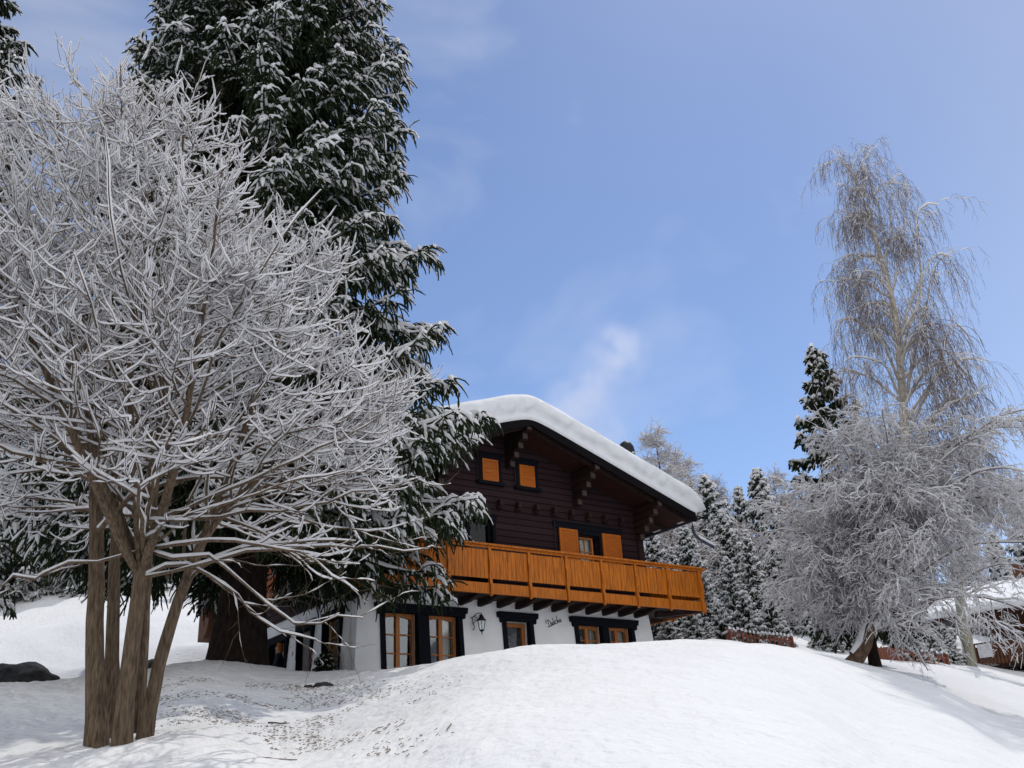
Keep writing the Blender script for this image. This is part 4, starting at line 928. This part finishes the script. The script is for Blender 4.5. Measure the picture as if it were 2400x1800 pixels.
def birch():
    D = 25.0; b = at(2035, 1556, D); g = gz(b[0], b[1]); org = np.array([b[0], b[1], g])
    root = empty('birch_tree', tuple(org), label='tall weeping birch with hanging twigs and frosted lower branches, on the snow crest', cat='tree')
    def path(pp, K, dd=None):
        pts = np.array([at(x, y, D if dd is None else D+dd[i]) for i, (x, y) in enumerate(pp)]); seg = np.concatenate([[0], np.cumsum(np.linalg.norm(np.diff(pts, axis=0), axis=1))]); t = np.linspace(0, seg[-1], K)
        P = np.stack([np.interp(t, seg, pts[:, k]) for k in range(3)], -1)
        for _ in range(2): P[1:-1] = P[:-2]*.25+P[1:-1]*.5+P[2:]*.25
        return P
    main = path([(1990,1565),(2020,1535),(2038,1500),(2042,1430),(2062,1340),(2088,1250),(2112,1170),(2124,1087),(2118,950),(2105,800),(2097,723),(2075,640),(2052,560),(2021,457),(1992,400),(1967,350)], 44)
    mr = np.interp(np.linspace(0, 1, 44), [0, .06, .2, .5, .75, 1], [.20, .155, .145, .11, .06, .012])
    V, Q = tubes(main[None, :14]-org, mr[None, :14], 14, jit=.12); link('trunk', fastmesh('trunk', V, Q, True), M['birch_base'], root)
    V, Q = tubes(main[None, 13:]-org, mr[None, 13:], 12); link('upper_trunk', fastmesh('upper_trunk', V, Q, True), M['birch_bark'], root)
    # snow plastered against the left side of the leaning foot
    V, Q = tubes((main[None, 1:9]-org)+np.array([-.13, -.02, .05]), mr[None, 1:9]*np.linspace(.75, .25, 8)[None], 8, jit=.25); link('trunk_snow', fastmesh('trunk_snow', V, Q, True), M['snow'], root)
    limbs = [([(2118,1000),(2128,900),(2150,800),(2180,700),(2175,640),(2200,600),(2230,590)], .05), ([(2110,850),(2130,760),(2165,690),(2150,560),(2140,500),(2165,460),(2200,480)], .045),
      ([(2075,640),(2060,600),(2015,600),(1985,620),(1978,660)], .03), ([(2098,730),(2075,712),(2035,712),(2010,735)], .03), ([(2110,900),(2070,800),(2020,755),(1985,735),(1962,760),(1955,800)], .045),
      ([(2120,960),(2075,850),(2010,835),(1985,840)], .03), ([(2121,1050),(2150,960),(2200,880),(2225,760),(2255,745),(2275,800)], .05), ([(2122,1080),(2190,960),(2230,930),(2260,935)], .035),
      ([(2122,1110),(2190,1090),(2260,1010),(2310,1040),(2325,1080)], .045), ([(2115,1150),(2060,1110),(2010,1060),(1970,1070),(1930,1110)], .045), ([(2122,1120),(2180,1010),(2240,890),(2262,870)], .04),
      ([(2105,800),(2130,720),(2190,590),(2225,585),(2240,640)], .04), ([(2090,700),(2100,650),(2120,560),(2120,500),(2130,455)], .03), ([(2060,590),(2040,540),(1990,500),(1960,490)], .025), ([(2040,510),(2050,460),(2065,430),(2100,425)], .022),
      ([(2000,420),(1985,390),(1960,370),(1945,385)], .015), ([(2021,457),(2025,420),(2028,370),(2030,345)], .015), ([(2075,640),(2085,560),(2090,480),(2095,430)], .028)]
    LP = []; LR = []
    for i, (pp, r) in enumerate(limbs):
        dd = np.linspace(0, rng.uniform(-1.2, 1.2), len(pp)); P = path(pp, 14, dd); LP.append(P); LR.append(r*np.linspace(1, .22, 14))
    LP = np.array(LP); LR = np.array(LR)
    # more limbs all around the trunk
    tM = main[None]; tR = mr[None]
    def len_main(M_, t, o, d, i):
        return np.interp(t, [.1, .3, .5, .7, .9, 1], [3.9, 3.9, 2.5, 1.6, .7, .3])*rng.uniform(.6, 1.0, M_)
    P1, R1, _ = grow(tM, tR, 27, .30, .93, radians(42), len_main, K=14, trop=lambda f: .03-.22*f, wob=.05, ratio=.32, rmin=.012)
    UP = np.concatenate([LP, P1]); UR = np.concatenate([LR, R1])
    S2, SR2, _ = grow(UP, UR, 9, .2, 1, radians(38), lambda M_, t, o, d, i: rng.uniform(.3, 1.1, M_), K=6, trop=lambda f: .0-.18*f, wob=.08, ratio=.5, rmin=.006)
    allp = np.concatenate([UP[:, ::1][:, :6], UP[:, 8:14], S2]); allr = np.concatenate([UR[:, :6], UR[:, 8:14], SR2])
    W3, WR3, _ = grow(np.concatenate([UP[:, 8:14], S2]), np.concatenate([UR[:, 8:14], SR2]), 6, .1, 1, radians(70), lambda M_, t, o, d, i: rng.uniform(.5, 1.7, M_)*np.interp(o[:, 2]-g, [4, 9, 14, 18], [1, 1.15, .8, .3]), K=7, trop=lambda f: -.75, wob=.07, ratio=.5, rmin=.0036, taper=.8)
    ok = W3[:, -1, 2] > g+.8; W3 = W3[ok]; WR3 = WR3[ok]
    W4, WR4, _ = grow(W3, WR3, 4, .1, 1, radians(35), lambda M_, t, o, d, i: rng.uniform(.1, .38, M_), K=3, trop=-.35, wob=.1, ratio=.9, rmin=.0038, taper=.8)
    # lower skirt: wide frosted boughs arching to the ground
    def len_low(M_, t, o, d, i): return rng.uniform(2.2, 4.3, M_)*(1+.32*d[:, 0])
    Q1, QR1, _ = grow(tM, tR, 105, .05, .34, radians(68), len_low, K=14, trop=lambda f: .10-.30*f, wob=.08, ratio=.22, rmin=.012, flatness=.35)
    def above0(P, R):
        lr = (P[:, -1, 0] > 9.0) & (P[:, -1, 2] < 6.0+.12*(P[:, -1, 0]-9)); k = ~(lr & (rng.uniform(0, 1, len(P)) < .45)); return P[k], R[k]
    Q1, QR1 = above0(Q1, QR1)
    Q2, QR2, _ = grow(Q1, QR1, 15, .12, 1, radians(46), lambda M_, t, o, d, i: rng.uniform(.4, 1.4, M_)*(1.1-.4*t), K=6, trop=lambda f: -.08-.25*f, wob=.15, ratio=.5, rmin=.007, flatness=.3)
    Q2, QR2 = above0(Q2, QR2)
    Q3, QR3, _ = grow(Q2, QR2, 9, .1, 1, radians(48), lambda M_, t, o, d, i: rng.uniform(.15, .6, M_), K=4, trop=-.22, wob=.14, ratio=.6, rmin=.004)
    Q4, QR4, _ = grow(Q3, QR3, 3, .2, 1, radians(48), lambda M_, t, o, d, i: rng.uniform(.08, .25, M_), K=3, trop=-.10, wob=.14, ratio=.8, rmin=.0045)
    def above(P, R):
        h = P[:, -1, 2]-terrain(P[:, -1, 0], P[:, -1, 1]); k = h > .02
        # the right side carries its boughs higher, so the fence and the far chalet show below
        lowright = (P[:, -1, 0] > 9.0) & (P[:, -1, 2] < 6.3+.12*(P[:, -1, 0]-9)); k &= ~(lowright & (rng.uniform(0, 1, len(P)) < .45)); return P[k], R[k]
    Q2, QR2 = above(Q2, QR2); Q3, QR3 = above(Q3, QR3); Q4, QR4 = above(Q4, QR4); Q1, QR1 = above(Q1, QR1)
    print('birch', len(UP), len(S2), len(W3), len(W4), len(Q1), len(Q2), len(Q3), len(Q4))
    obj_from([tubes(UP-org, UR, 6), tubes(S2-org, SR2, 4)], 'limbs', M['birch_bark'], root)
    obj_from([tubes(W3-org, WR3, 3), tubes(W4-org, WR4, 3)], 'hanging_twigs', M['birch_twig'], root)
    obj_from([tubes(Q1-org, QR1, 6), tubes(Q2-org, QR2, 4), tubes(Q3-org, QR3, 3), tubes(Q4-org, QR4, 3)], 'lower_branches', M['birch_twig'], root)
    k2 = rng.uniform(0, 1, len(W3)) < .25; k3 = rng.uniform(0, 1, len(Q3)) < .95; k4 = rng.uniform(0, 1, len(Q4)) < .9; k5 = rng.uniform(0, 1, len(W4)) < .35
    sn = [snowtube(UP-org, UR, .022, 6, .75, lump=.4), snowtube(S2-org, SR2, .016, 5, .55, lump=.5), snowtube(Q1-org, QR1, .02, 6, .85, lump=.4), snowtube(Q2-org, QR2, .020, 5, .9, lump=.5),
          snowtube(Q3[k3]-org, QR3[k3], .0125, 4, .88, lump=.5), snowtube(Q4[k4]-org, QR4[k4], .0098, 4, .9, lump=.5), snowtube(W4[k5]-org, WR4[k5], .012, 4, .9, vertlim=.97)]
    obj_from(sn, 'snow', M['snow_twig'], root)
birch()

# ------------------------------------------------------------------ fences, far chalet, small things
def picket_fence(a, b, lab, h=.68, pitch=.21, pw=.075, snow=True, mt='fence_wood', group='picket fences beyond the snow crest', bury=.25):
    pa = at(*a); pb = at(*b); L_ = float(np.hypot(*(pb-pa)[:2])); rz = math.atan2(pb[1]-pa[1], pb[0]-pa[0])
    g0 = gz(pa[0], pa[1]); root = empty('picket_fence', (pa[0], pa[1], g0), rz, label=lab, cat='fence', group=group)
    n = int(L_/pitch); mp_ = MB(); ms = MB(); mr_ = MB(); zs = []
    for k in range(n+1):
        x = L_*k/n; w_ = pa+(pb-pa)*k/n; z = gz(w_[0], w_[1])-g0-bury; zs.append((x, z)); hh = h+random.uniform(-.03, .03)
        mp_.box(x-pw/2, x+pw/2, -.012, .012, z, z+hh)
        if snow: MB().lathe([(pw*.55, hh-.005), (pw*.62, hh+.03), (pw*.5, hh+.07), (pw*.2, hh+.09)], 7, (x, 0, z)).build('snow_cap', M['snow'], root)
    for q in (.35, .78):
        for k in range(0, n, 4):
            k2 = min(k+4, n); mr_.bar((zs[k][0], .03, zs[k][1]+h*q), (zs[k2][0], .03, zs[k2][1]+h*q), .03, .07)
    mp_.build('pickets', M[mt], root); mr_.build('rails', M[mt], root)
    for x, z in (zs[0], zs[-1]): MB().box(x-.05, x+.05, .05, .15, z, z+h+.05).build('post', M[mt], root)
picket_fence((1716, 1520, 33), (1862, 1526, 35.2), 'front run of the red-brown picket fence with snow caps, left of the birch')
picket_fence((1722, 1500, 34.2), (1830, 1490, 39.5), 'rear run of the red-brown picket fence going back behind the front run')
picket_fence((2045, 1545, 35.5), (2128, 1558, 36.2), 'close-boarded low fence piece just right of the birch foot', pitch=.085, pw=.075, snow=False)
picket_fence((2132, 1556, 36.3), (2228, 1572, 36.9), 'short picket fence end with gaps, left of the snow-capped wall', pitch=.22)

# brown chalet on the right
def far_chalet():
    pa = at(2225, 1560, 43); pb = at(2400, 1575, 41); d_ = (pb-pa)[:2]; rz = math.atan2(d_[1], d_[0]); g0 = 4.45
    root = empty('brown_chalet', (pa[0], pa[1], g0), rz, label='red-brown timber chalet with a snow covered roof and wooden deck at the right edge', cat='house')
    L_ = 13.0
    zb = 4.72-g0
    mb = MB().box(1.8, L_, .3, 4.9, -1.5, 1.25); mb.build('basement_wall', M['concrete'], root)
    MB().box(1.8, L_, .35, 4.9, 1.253, 3.45).build('timber_wall', M['red_wood'], root)
    # windows
    for x0 in (3.6, 6.6, 9.4):
        f = MB(); f.box(x0, x0+.07, .27, .349, 1.9, 3.0); f.box(x0+.9, x0+.97, .27, .349, 1.9, 3.0); f.box(x0+.07, x0+.9, .27, .349, 2.93, 3.0); f.box(x0+.07, x0+.9, .27, .349, 1.9, 1.97); f.box(x0+.46, x0+.51, .27, .349, 1.97, 2.93)
        fo = f.build('window', M['beam'], root); MB().box(x0+.07, x0+.9, .325, .345, 1.97, 2.93).build('pane', mat('dark_pane', (.03, .04, .05), .1), fo)
    r = MB().extrude([(-1.4, 3.1), (2.6, 4.6), (6.6, 3.1), (6.6, 3.22), (2.6, 4.72), (-1.4, 3.22)], 0, .0, L_+1); ro = r.build('roof', M['soffit'], root)
    # snow quilt on the roof
    uu = np.linspace(-.12, L_+1.1, 40); prof = [(-1.38, 3.24), (-1.50, 3.28), (-1.56, 3.38), (-1.50, 3.52), (-1.3, 3.62), (-.4, 3.98), (.6, 4.36), (1.8, 4.80), (2.6, 5.02), (3.4, 4.80), (6.5, 3.6), (6.7, 3.25)]
    V = np.array([[(u, v, z+.05*mnoise.noise((u*1.3, v, z))) for v, z in prof] for u in uu]); nP = len(prof)
    i, j = np.meshgrid(np.arange(len(uu)-1), np.arange(nP-1), indexing='ij'); b = i*nP+j; Q = np.stack([b, b+nP, b+nP+1, b+1], -1).reshape(-1, 4)
    me = fastmesh('roof_snow', V.reshape(-1, 3), Q, True); bm = bmesh.new(); bm.from_mesh(me); bm.verts.ensure_lookup_table()
    bm.faces.new([bm.verts[k] for k in range(nP)]); bm.faces.new([bm.verts[(len(uu)-1)*nP+k] for k in range(nP)]); bmesh.ops.recalc_face_normals(bm, faces=bm.faces); bm.to_mesh(me); bm.free()
    link('roof_snow', me, M['snow'], ro)
    MB().box(2.6, 3.3, 2.9, 3.6, 4.4, 5.7).build('chimney', M['red_wood'], ro); 
    # deck
    dk = MB().box(1.3, L_, -1.5, .29, .98, 1.10).build('deck', M['beam'], root)
    mb = MB()
    for k in range(10, int(L_/.14)): mb.box(k*.14, k*.14+.085, -1.5, -1.47, 1.16, 1.98)
    for k in range(13): mb.box(1.3, 1.33, -1.46+k*.13, -1.38+k*.13, 1.16, 1.98)
    mb.box(1.3, L_, -1.47, -1.44, 1.25, 1.33); mb.box(1.3, L_, -1.47, -1.44, 1.8, 1.88); mb.build('deck_railing', M['red_wood'], dk)
    MB().box(1.25, L_, -1.54, -1.40, 1.99, 2.04).build('deck_handrail', M['beam_end'], dk)
    for x in (1.9, 3.0, 4.2, 6.6, 8.6, 11): MB().box(x-.1, x+.1, -1.45, -1.25, .78, .979).build('deck_beam', M['beam'], dk)
    MB().box(1.85, 2.4, -1.55, -1.505, 1.45, 1.98).build('notice_panel', M['panel'], root)
    for x in (1.5, 4.2, 9.0): MB().box(x-.08, x+.08, -1.42, -1.26, 1.11, 3.15).build('deck_post', M['red_wood'], dk)
far_chalet()
# grey trunk in front of the brown chalet
p0 = at(2275, 1560, 39.0); p1 = at(2248, 1380, 39.0); g = gz(p0[0], p0[1])
t_ = empty('leafless_tree', (p0[0], p0[1], g-.1), label='straight pale grey tree trunk in front of the brown chalet', cat='tree')
hgt = p1[2]-g+.6
z = np.linspace(0, hgt, 14); V, Q = tubes(np.stack([(p1[0]-p0[0])*z/hgt, 0*z, z], -1)[None], (.24*(1-.25*z/hgt))[None], 14, jit=.06); link('trunk', fastmesh('trunk', V, Q, True), mat('grey_bark', (.26, .25, .20), .9, 6, .4, .8, stretch=(3, 3, .5)), t_)
TPp = np.stack([(p1[0]-p0[0])*z/hgt, 0*z, z], -1)[None]; TRr = (.24*(1-.25*z/hgt))[None]
P1, R1, _ = grow(TPp, TRr, 16, .75, 1, radians(60), lambda M_, t, o, d, i: rng.uniform(.8, 2.2, M_), K=7, trop=.02, ratio=.25, rmin=.015)
P2, R2q, _ = grow(P1, R1, 8, .2, 1, radians(45), lambda M_, t, o, d, i: rng.uniform(.2, .7, M_), K=4, ratio=.6, rmin=.007)
obj_from([tubes(P1, R1, 5), tubes(P2, R2q, 3)], 'branches', M['twig'], t_); obj_from([snowtube(P1, R1, .02), snowtube(P2, R2q, .014, 4)], 'snow', M['snow_twig'], t_)
# low wall with a snow cap running down to the right edge
def low_wall():
    pts = [at(2190, 1556, 37.0), at(2250, 1572, 36.3), at(2330, 1590, 35.6), at(2420, 1612, 34.8), at(2520, 1640, 34)]
    b = pts[0]; mb = MB(); ms = MB()
    for a, c in zip(pts[:-1], pts[1:]):
        a = a-b; c = c-b; mb.bar((a[0], a[1], a[2]-.22), (c[0], c[1], c[2]-.22), .25, .36); ms.bar((a[0], a[1], a[2]+.03), (c[0], c[1], c[2]+.03), .32, .13)
    r = empty('low_wall', tuple(b), label='low dark wall capped with snow, sloping down to the right edge', cat='wall'); mb.build('wall_body', M['beam'], r); ms.build('snow_cap', M['snow'], r, bevel=.04)
low_wall()
# rocks; the long one at the left stands in for a shaded snow hollow
def rock(px, py, d, sx_, sy_, sz_, lab, name='rock', mt='rock', seed=0, sink=.3):
    p = at(px, py, d); g = gz(p[0], p[1]); bm = bmesh.new(); bmesh.ops.create_icosphere(bm, subdivisions=4, radius=1)
    for v in bm.verts:
        n = mnoise.noise(v.co*1.6+Vector((seed, 0, 0)))*.28+mnoise.noise(v.co*4+Vector((0, seed, 0)))*.1
        v.co = v.co*(1+n); v.co.x *= sx_; v.co.y *= sy_; v.co.z *= sz_
    me = bpy.data.meshes.new(name); bm.to_mesh(me); bm.free(); me.polygons.foreach_set('use_smooth', [True]*len(me.polygons))
    o = link(name, me, M[mt]); o.location = (p[0], p[1], g-sz_*sink); tag(o, lab, 'rock'); return o
rock(756, 1606, 16.2, .20, .14, .10, 'dark flat rock poking out of the snow slope below the porch', seed=3)
rock(722, 1603, 16.2, .09, .07, .06, 'small dark stone beside the flat rock on the snow slope', seed=5)
rock(50, 1530, 27, 1.15, .5, .62, 'long dark mass standing in for the shaded gap under thick snow at the left edge', seed=8, sink=-.1)
rock(372, 1470, 30, .35, .25, .28, 'small dark boulder half buried in the snow bank behind the stems', seed=9, sink=0)

# little conifer in front of the side wall
p = hloc(-.45, .75, 0); g = gz(p[0], p[1])
sh = spruce_mesh(.95, [(0, .42), (.3, .4), (.7, .16), (.95, .02)], 40, 6, 2, 77, z0=.05, needle=.018, snow=.25, sec_len=.6, K=5, ter_len=(.05, .12), snow_w=.012, blades=True, trunk_r=.02, flare=1)
spruce_obj('small_conifer', (p[0], p[1], g), sh, 'knee-high blue-grey conifer growing against the white side wall', cat='shrub')
# snowboard and ski leaning in the porch opening
def board(v, lean, ln, w_, mt, mt2, name, lab, cat, u=.12):
    r = empty(name, hloc(u, v, 4.0), YAW, label=lab, cat=cat); n = 10; mb = MB(); pts = []
    for side in (1, -1):
        for k in range(n+1):
            t = k/n if side == 1 else 1-k/n; ww = w_*(1-.25*sin(pi*t))*min(1, 5*min(t, 1-t)+.35); pts.append((side*ww/2+lean*t, .0+ln*t))
    mb.extrude(pts, 0, -.01, .01); o = mb.build('board_body', M[mt] if isinstance(mt, str) else mt, r)
    MB().box(-.016, -.0105, lean*.5-w_*.3, lean*.5+w_*.3, ln*.25, ln*.42).build('board_graphic', mt2, r)
board(3.02, -.12, 1.5, .27, mat('dull_red_board', (.10, .035, .03), .5, 3, .5), mat('blue_stripe', (.04, .06, .14), .5), 'snowboard', 'dark red snowboard leaning in the middle porch opening', 'snowboard')
board(2.72, .18, 1.65, .11, mat('olive_ski', (.16, .13, .04), .5), mat('pale_stripe', (.25, .3, .24), .5), 'ski', 'olive coloured ski leaning beside the snowboard in the porch', 'ski', u=.16)

# ------------------------------------------------------------------ the person in the porch
def skin_mesh(name, verts, edges, radii, mt, parent, sub=2):
    me = bpy.data.meshes.new(name); me.from_pydata(verts, edges, []); o = link(name, me, mt, parent)
    md = o.modifiers.new('skin', 'SKIN'); sv = me.skin_vertices[0].data
    for i, r in enumerate(radii): sv[i].radius = (r, r) if not isinstance(r, tuple) else r; 
    sv[0].use_root = True; s = o.modifiers.new('sub', 'SUBSURF'); s.levels = sub; s.render_levels = sub
    for e in me.polygons: e.use_smooth = True
    return o
def person():
    r = empty('person', hloc(-.02, 4.66, 3.97), YAW-radians(118), label='person with ginger hair in a dark jacket standing in the left porch opening', cat='person')
    H = 1.66
    B = [(0,0,.92),(0,0,1.10),(0,.0,1.32),(0,-.01,1.42),(0,-.02,1.50),(0,-.03,1.58),   # pelvis .. head centre
         (.17,0,1.36),(.24,-.02,1.12),(.20,-.16,.98),(.14,-.24,1.0),(-.17,0,1.36),(-.24,-.02,1.12),(-.20,-.16,.98),(-.14,-.24,1.0),
         (.10,0,.86),(.11,-.02,.48),(.11,.02,.09),(.12,-.14,.04),(-.10,0,.86),(-.11,-.02,.48),(-.11,.02,.09),(-.12,-.14,.04),(0,-.03,1.63)]
    E = [(0,1),(1,2),(2,3),(3,4),(4,5),(5,22),(2,6),(6,7),(7,8),(8,9),(2,10),(10,11),(11,12),(12,13),(0,14),(14,15),(15,16),(16,17),(0,18),(18,19),(19,20),(20,21)]
    R = [.13,.12,.13,.055,.055,(.078,.09),.06,.042,.034,.03,.06,.042,.034,.03,.085,.06,.04,.035,.085,.06,.04,.035,.06]
    for s, base in ((1, 9), (-1, 13)):
        bx, by, bz = B[base]
        for k in range(4):
            a = (-.03+.02*k); i0 = len(B); ln = [.035, .042, .04, .032][k]
            B.append((bx+s*(-a), by-.03, bz+.005)); B.append((bx+s*(-a)-s*.012, by-.03-ln, bz-.012)); B.append((bx+s*(-a)-s*.02, by-.03-ln*1.3, bz-.035))
            E += [(base, i0), (i0, i0+1), (i0+1, i0+2)]; R += [.011, .0095, .008]
        i0 = len(B); B.append((bx-s*.035, by+.0, bz+.02)); B.append((bx-s*.055, by-.035, bz+.02)); E += [(base, i0), (i0, i0+1)]; R += [.012, .010]
    skin = mat('skin', (.42, .25, .18), .6)
    skin_mesh('body', B, E, R, skin, r)
    J = [(0,0,.86),(0,0,1.08),(0,0,1.30),(0,-.01,1.42),(.17,0,1.36),(.25,-.02,1.12),(.21,-.15,.99),(-.17,0,1.36),(-.25,-.02,1.12),(-.21,-.15,.99)]
    skin_mesh('jacket', J, [(0,1),(1,2),(2,3),(2,4),(4,5),(5,6),(2,7),(7,8),(8,9)], [.19,.17,.165,.08,.085,.068,.055,.085,.068,.055], mat('dark_jacket', (.012, .014, .024), .8, 12, .3, .3), r)
    skin_mesh('trousers', [(0,0,.92),(.10,0,.80),(.11,-.02,.46),(.11,.02,.10),(-.10,0,.80),(-.11,-.02,.46),(-.11,.02,.10)], [(0,1),(1,2),(2,3),(0,4),(4,5),(5,6)], [.15,.105,.08,.065,.105,.08,.065], mat('dark_trousers', (.02, .02, .03), .9), r)
    bm = bmesh.new(); bmesh.ops.create_icosphere(bm, subdivisions=3, radius=1)
    for v in bm.verts:
        n = mnoise.noise(v.co*3)*.08; front = max(0, -v.co.y-.35)
        v.co *= 1+n
        v.co.x *= .098; v.co.y = v.co.y*.108+front*.05; v.co.z = v.co.z*.12-(.07 if v.co.z < -.3 and v.co.y > 0 else 0)
        if v.co.y < -.06 and v.co.z < .05: v.co.y = -.055
    me = bpy.data.meshes.new('hair'); bm.to_mesh(me); bm.free(); me.polygons.foreach_set('use_smooth', [True]*len(me.polygons)); ho = link('hair', me, mat('ginger_hair', (.42, .14, .03), .7, 30, .4, .5, stretch=(4, 4, .5)), r); ho.location = (0, -.005, 1.61)
    fm = MB(); fm.lathe([(.001, 0), (.012, .006), (.001, .03)], 8, (0, -.118, 1.565)); fm.build('nose', skin, r, smooth=True)
    for s in (-1, 1): MB().lathe([(.002, -.008), (.010, 0), (.002, .008)], 8, (s*.033, -.112, 1.605)).build('eye', M['dark_metal'], r)
    MB().box(-.022, .022, -.118, -.108, 1.532, 1.541).build('mouth', mat('lips', (.35, .12, .1), .5), r)
person()

# ------------------------------------------------------------------ chimney smoke drifting behind the roof
def smoke():
    me = bpy.data.meshes.new('smoke'); bm = bmesh.new()
    c0 = at(1475, 1040, 36); c1 = at(1330, 990, 38); c2 = at(1400, 880, 40); c3 = at(1480, 790, 42)
    pts = [c0, (c0+c1)/2, c1, (c1+c2)/2, c2, (c2+c3)/2, c3]; rs = [.7, 1.9, 2.5, 2.2, 2.1, 2.5, 2.3]
    V, Q = tubes(np.array([pts]), np.array([rs]), 16)
    org = pts[0]
    me = fastmesh('smoke', V-org, Q); bm.from_mesh(me); bm.verts.ensure_lookup_table(); bm.faces.new([bm.verts[i] for i in range(16)][::-1]); n = len(bm.verts); bm.faces.new([bm.verts[n-16+i] for i in range(16)])
    bmesh.ops.recalc_face_normals(bm, faces=bm.faces); bm.to_mesh(me); bm.free()
    m_ = bpy.data.materials.new('smoke'); m_.use_nodes = True; t = m_.node_tree; t.nodes.clear(); o_ = t.nodes.new('ShaderNodeOutputMaterial'); v_ = t.nodes.new('ShaderNodeVolumePrincipled')
    v_.inputs['Color'].default_value = (.95, .95, 1, 1); v_.inputs['Anisotropy'].default_value = .3
    tcn = t.nodes.new('ShaderNodeTexCoord')
    # density falls off away from the plume axis: noise field minus distance to a chain of soft balls
    add = None
    for p_, r_ in zip([c0*.7+c1*.3, (c0+c1)/2, c1, (c1+c2)/2, c2, (c2+c3)/2, c3], [1.1, 1.7, 2.2, 1.8, 1.7, 2.1, 1.9]):
        q = p_-org; d_ = t.nodes.new('ShaderNodeVectorMath'); d_.operation = 'DISTANCE'; t.links.new(tcn.outputs['Object'], d_.inputs[0]); d_.inputs[1].default_value = tuple(q)
        mr_ = t.nodes.new('ShaderNodeMapRange'); mr_.interpolation_type = 'SMOOTHSTEP'; mr_.inputs[1].default_value = 0; mr_.inputs[2].default_value = r_; mr_.inputs[3].default_value = 1; mr_.inputs[4].default_value = 0; t.links.new(d_.outputs['Value'], mr_.inputs[0])
        if add is None: add = mr_.outputs[0]
        else:
            a_ = t.nodes.new('ShaderNodeMath'); a_.operation = 'ADD'; t.links.new(add, a_.inputs[0]); t.links.new(mr_.outputs[0], a_.inputs[1]); add = a_.outputs[0]
    nz = t.nodes.new('ShaderNodeTexNoise'); nz.inputs['Scale'].default_value = .75; nz.inputs['Detail'].default_value = 4; t.links.new(tcn.outputs['Object'], nz.inputs['Vector'])
    mr2 = t.nodes.new('ShaderNodeMapRange'); mr2.inputs[1].default_value = .38; mr2.inputs[2].default_value = .75; mr2.inputs[3].default_value = 0; mr2.inputs[4].default_value = .5; t.links.new(nz.outputs['Fac'], mr2.inputs[0])
    ml = t.nodes.new('ShaderNodeMath'); ml.operation = 'MULTIPLY'; t.links.new(add, ml.inputs[0]); t.links.new(mr2.outputs[0], ml.inputs[1]); t.links.new(ml.outputs[0], v_.inputs['Density'])
    t.links.new(v_.outputs[0], o_.inputs['Volume'])
    o = link('smoke', me, m_); o.location = tuple(org); tag(o, 'thin white wisp of smoke drifting above the chalet roof', 'smoke', kind='stuff')
smoke()
SC.cycles.volume_step_rate = 2.0
SC.cycles.volume_max_steps = 64
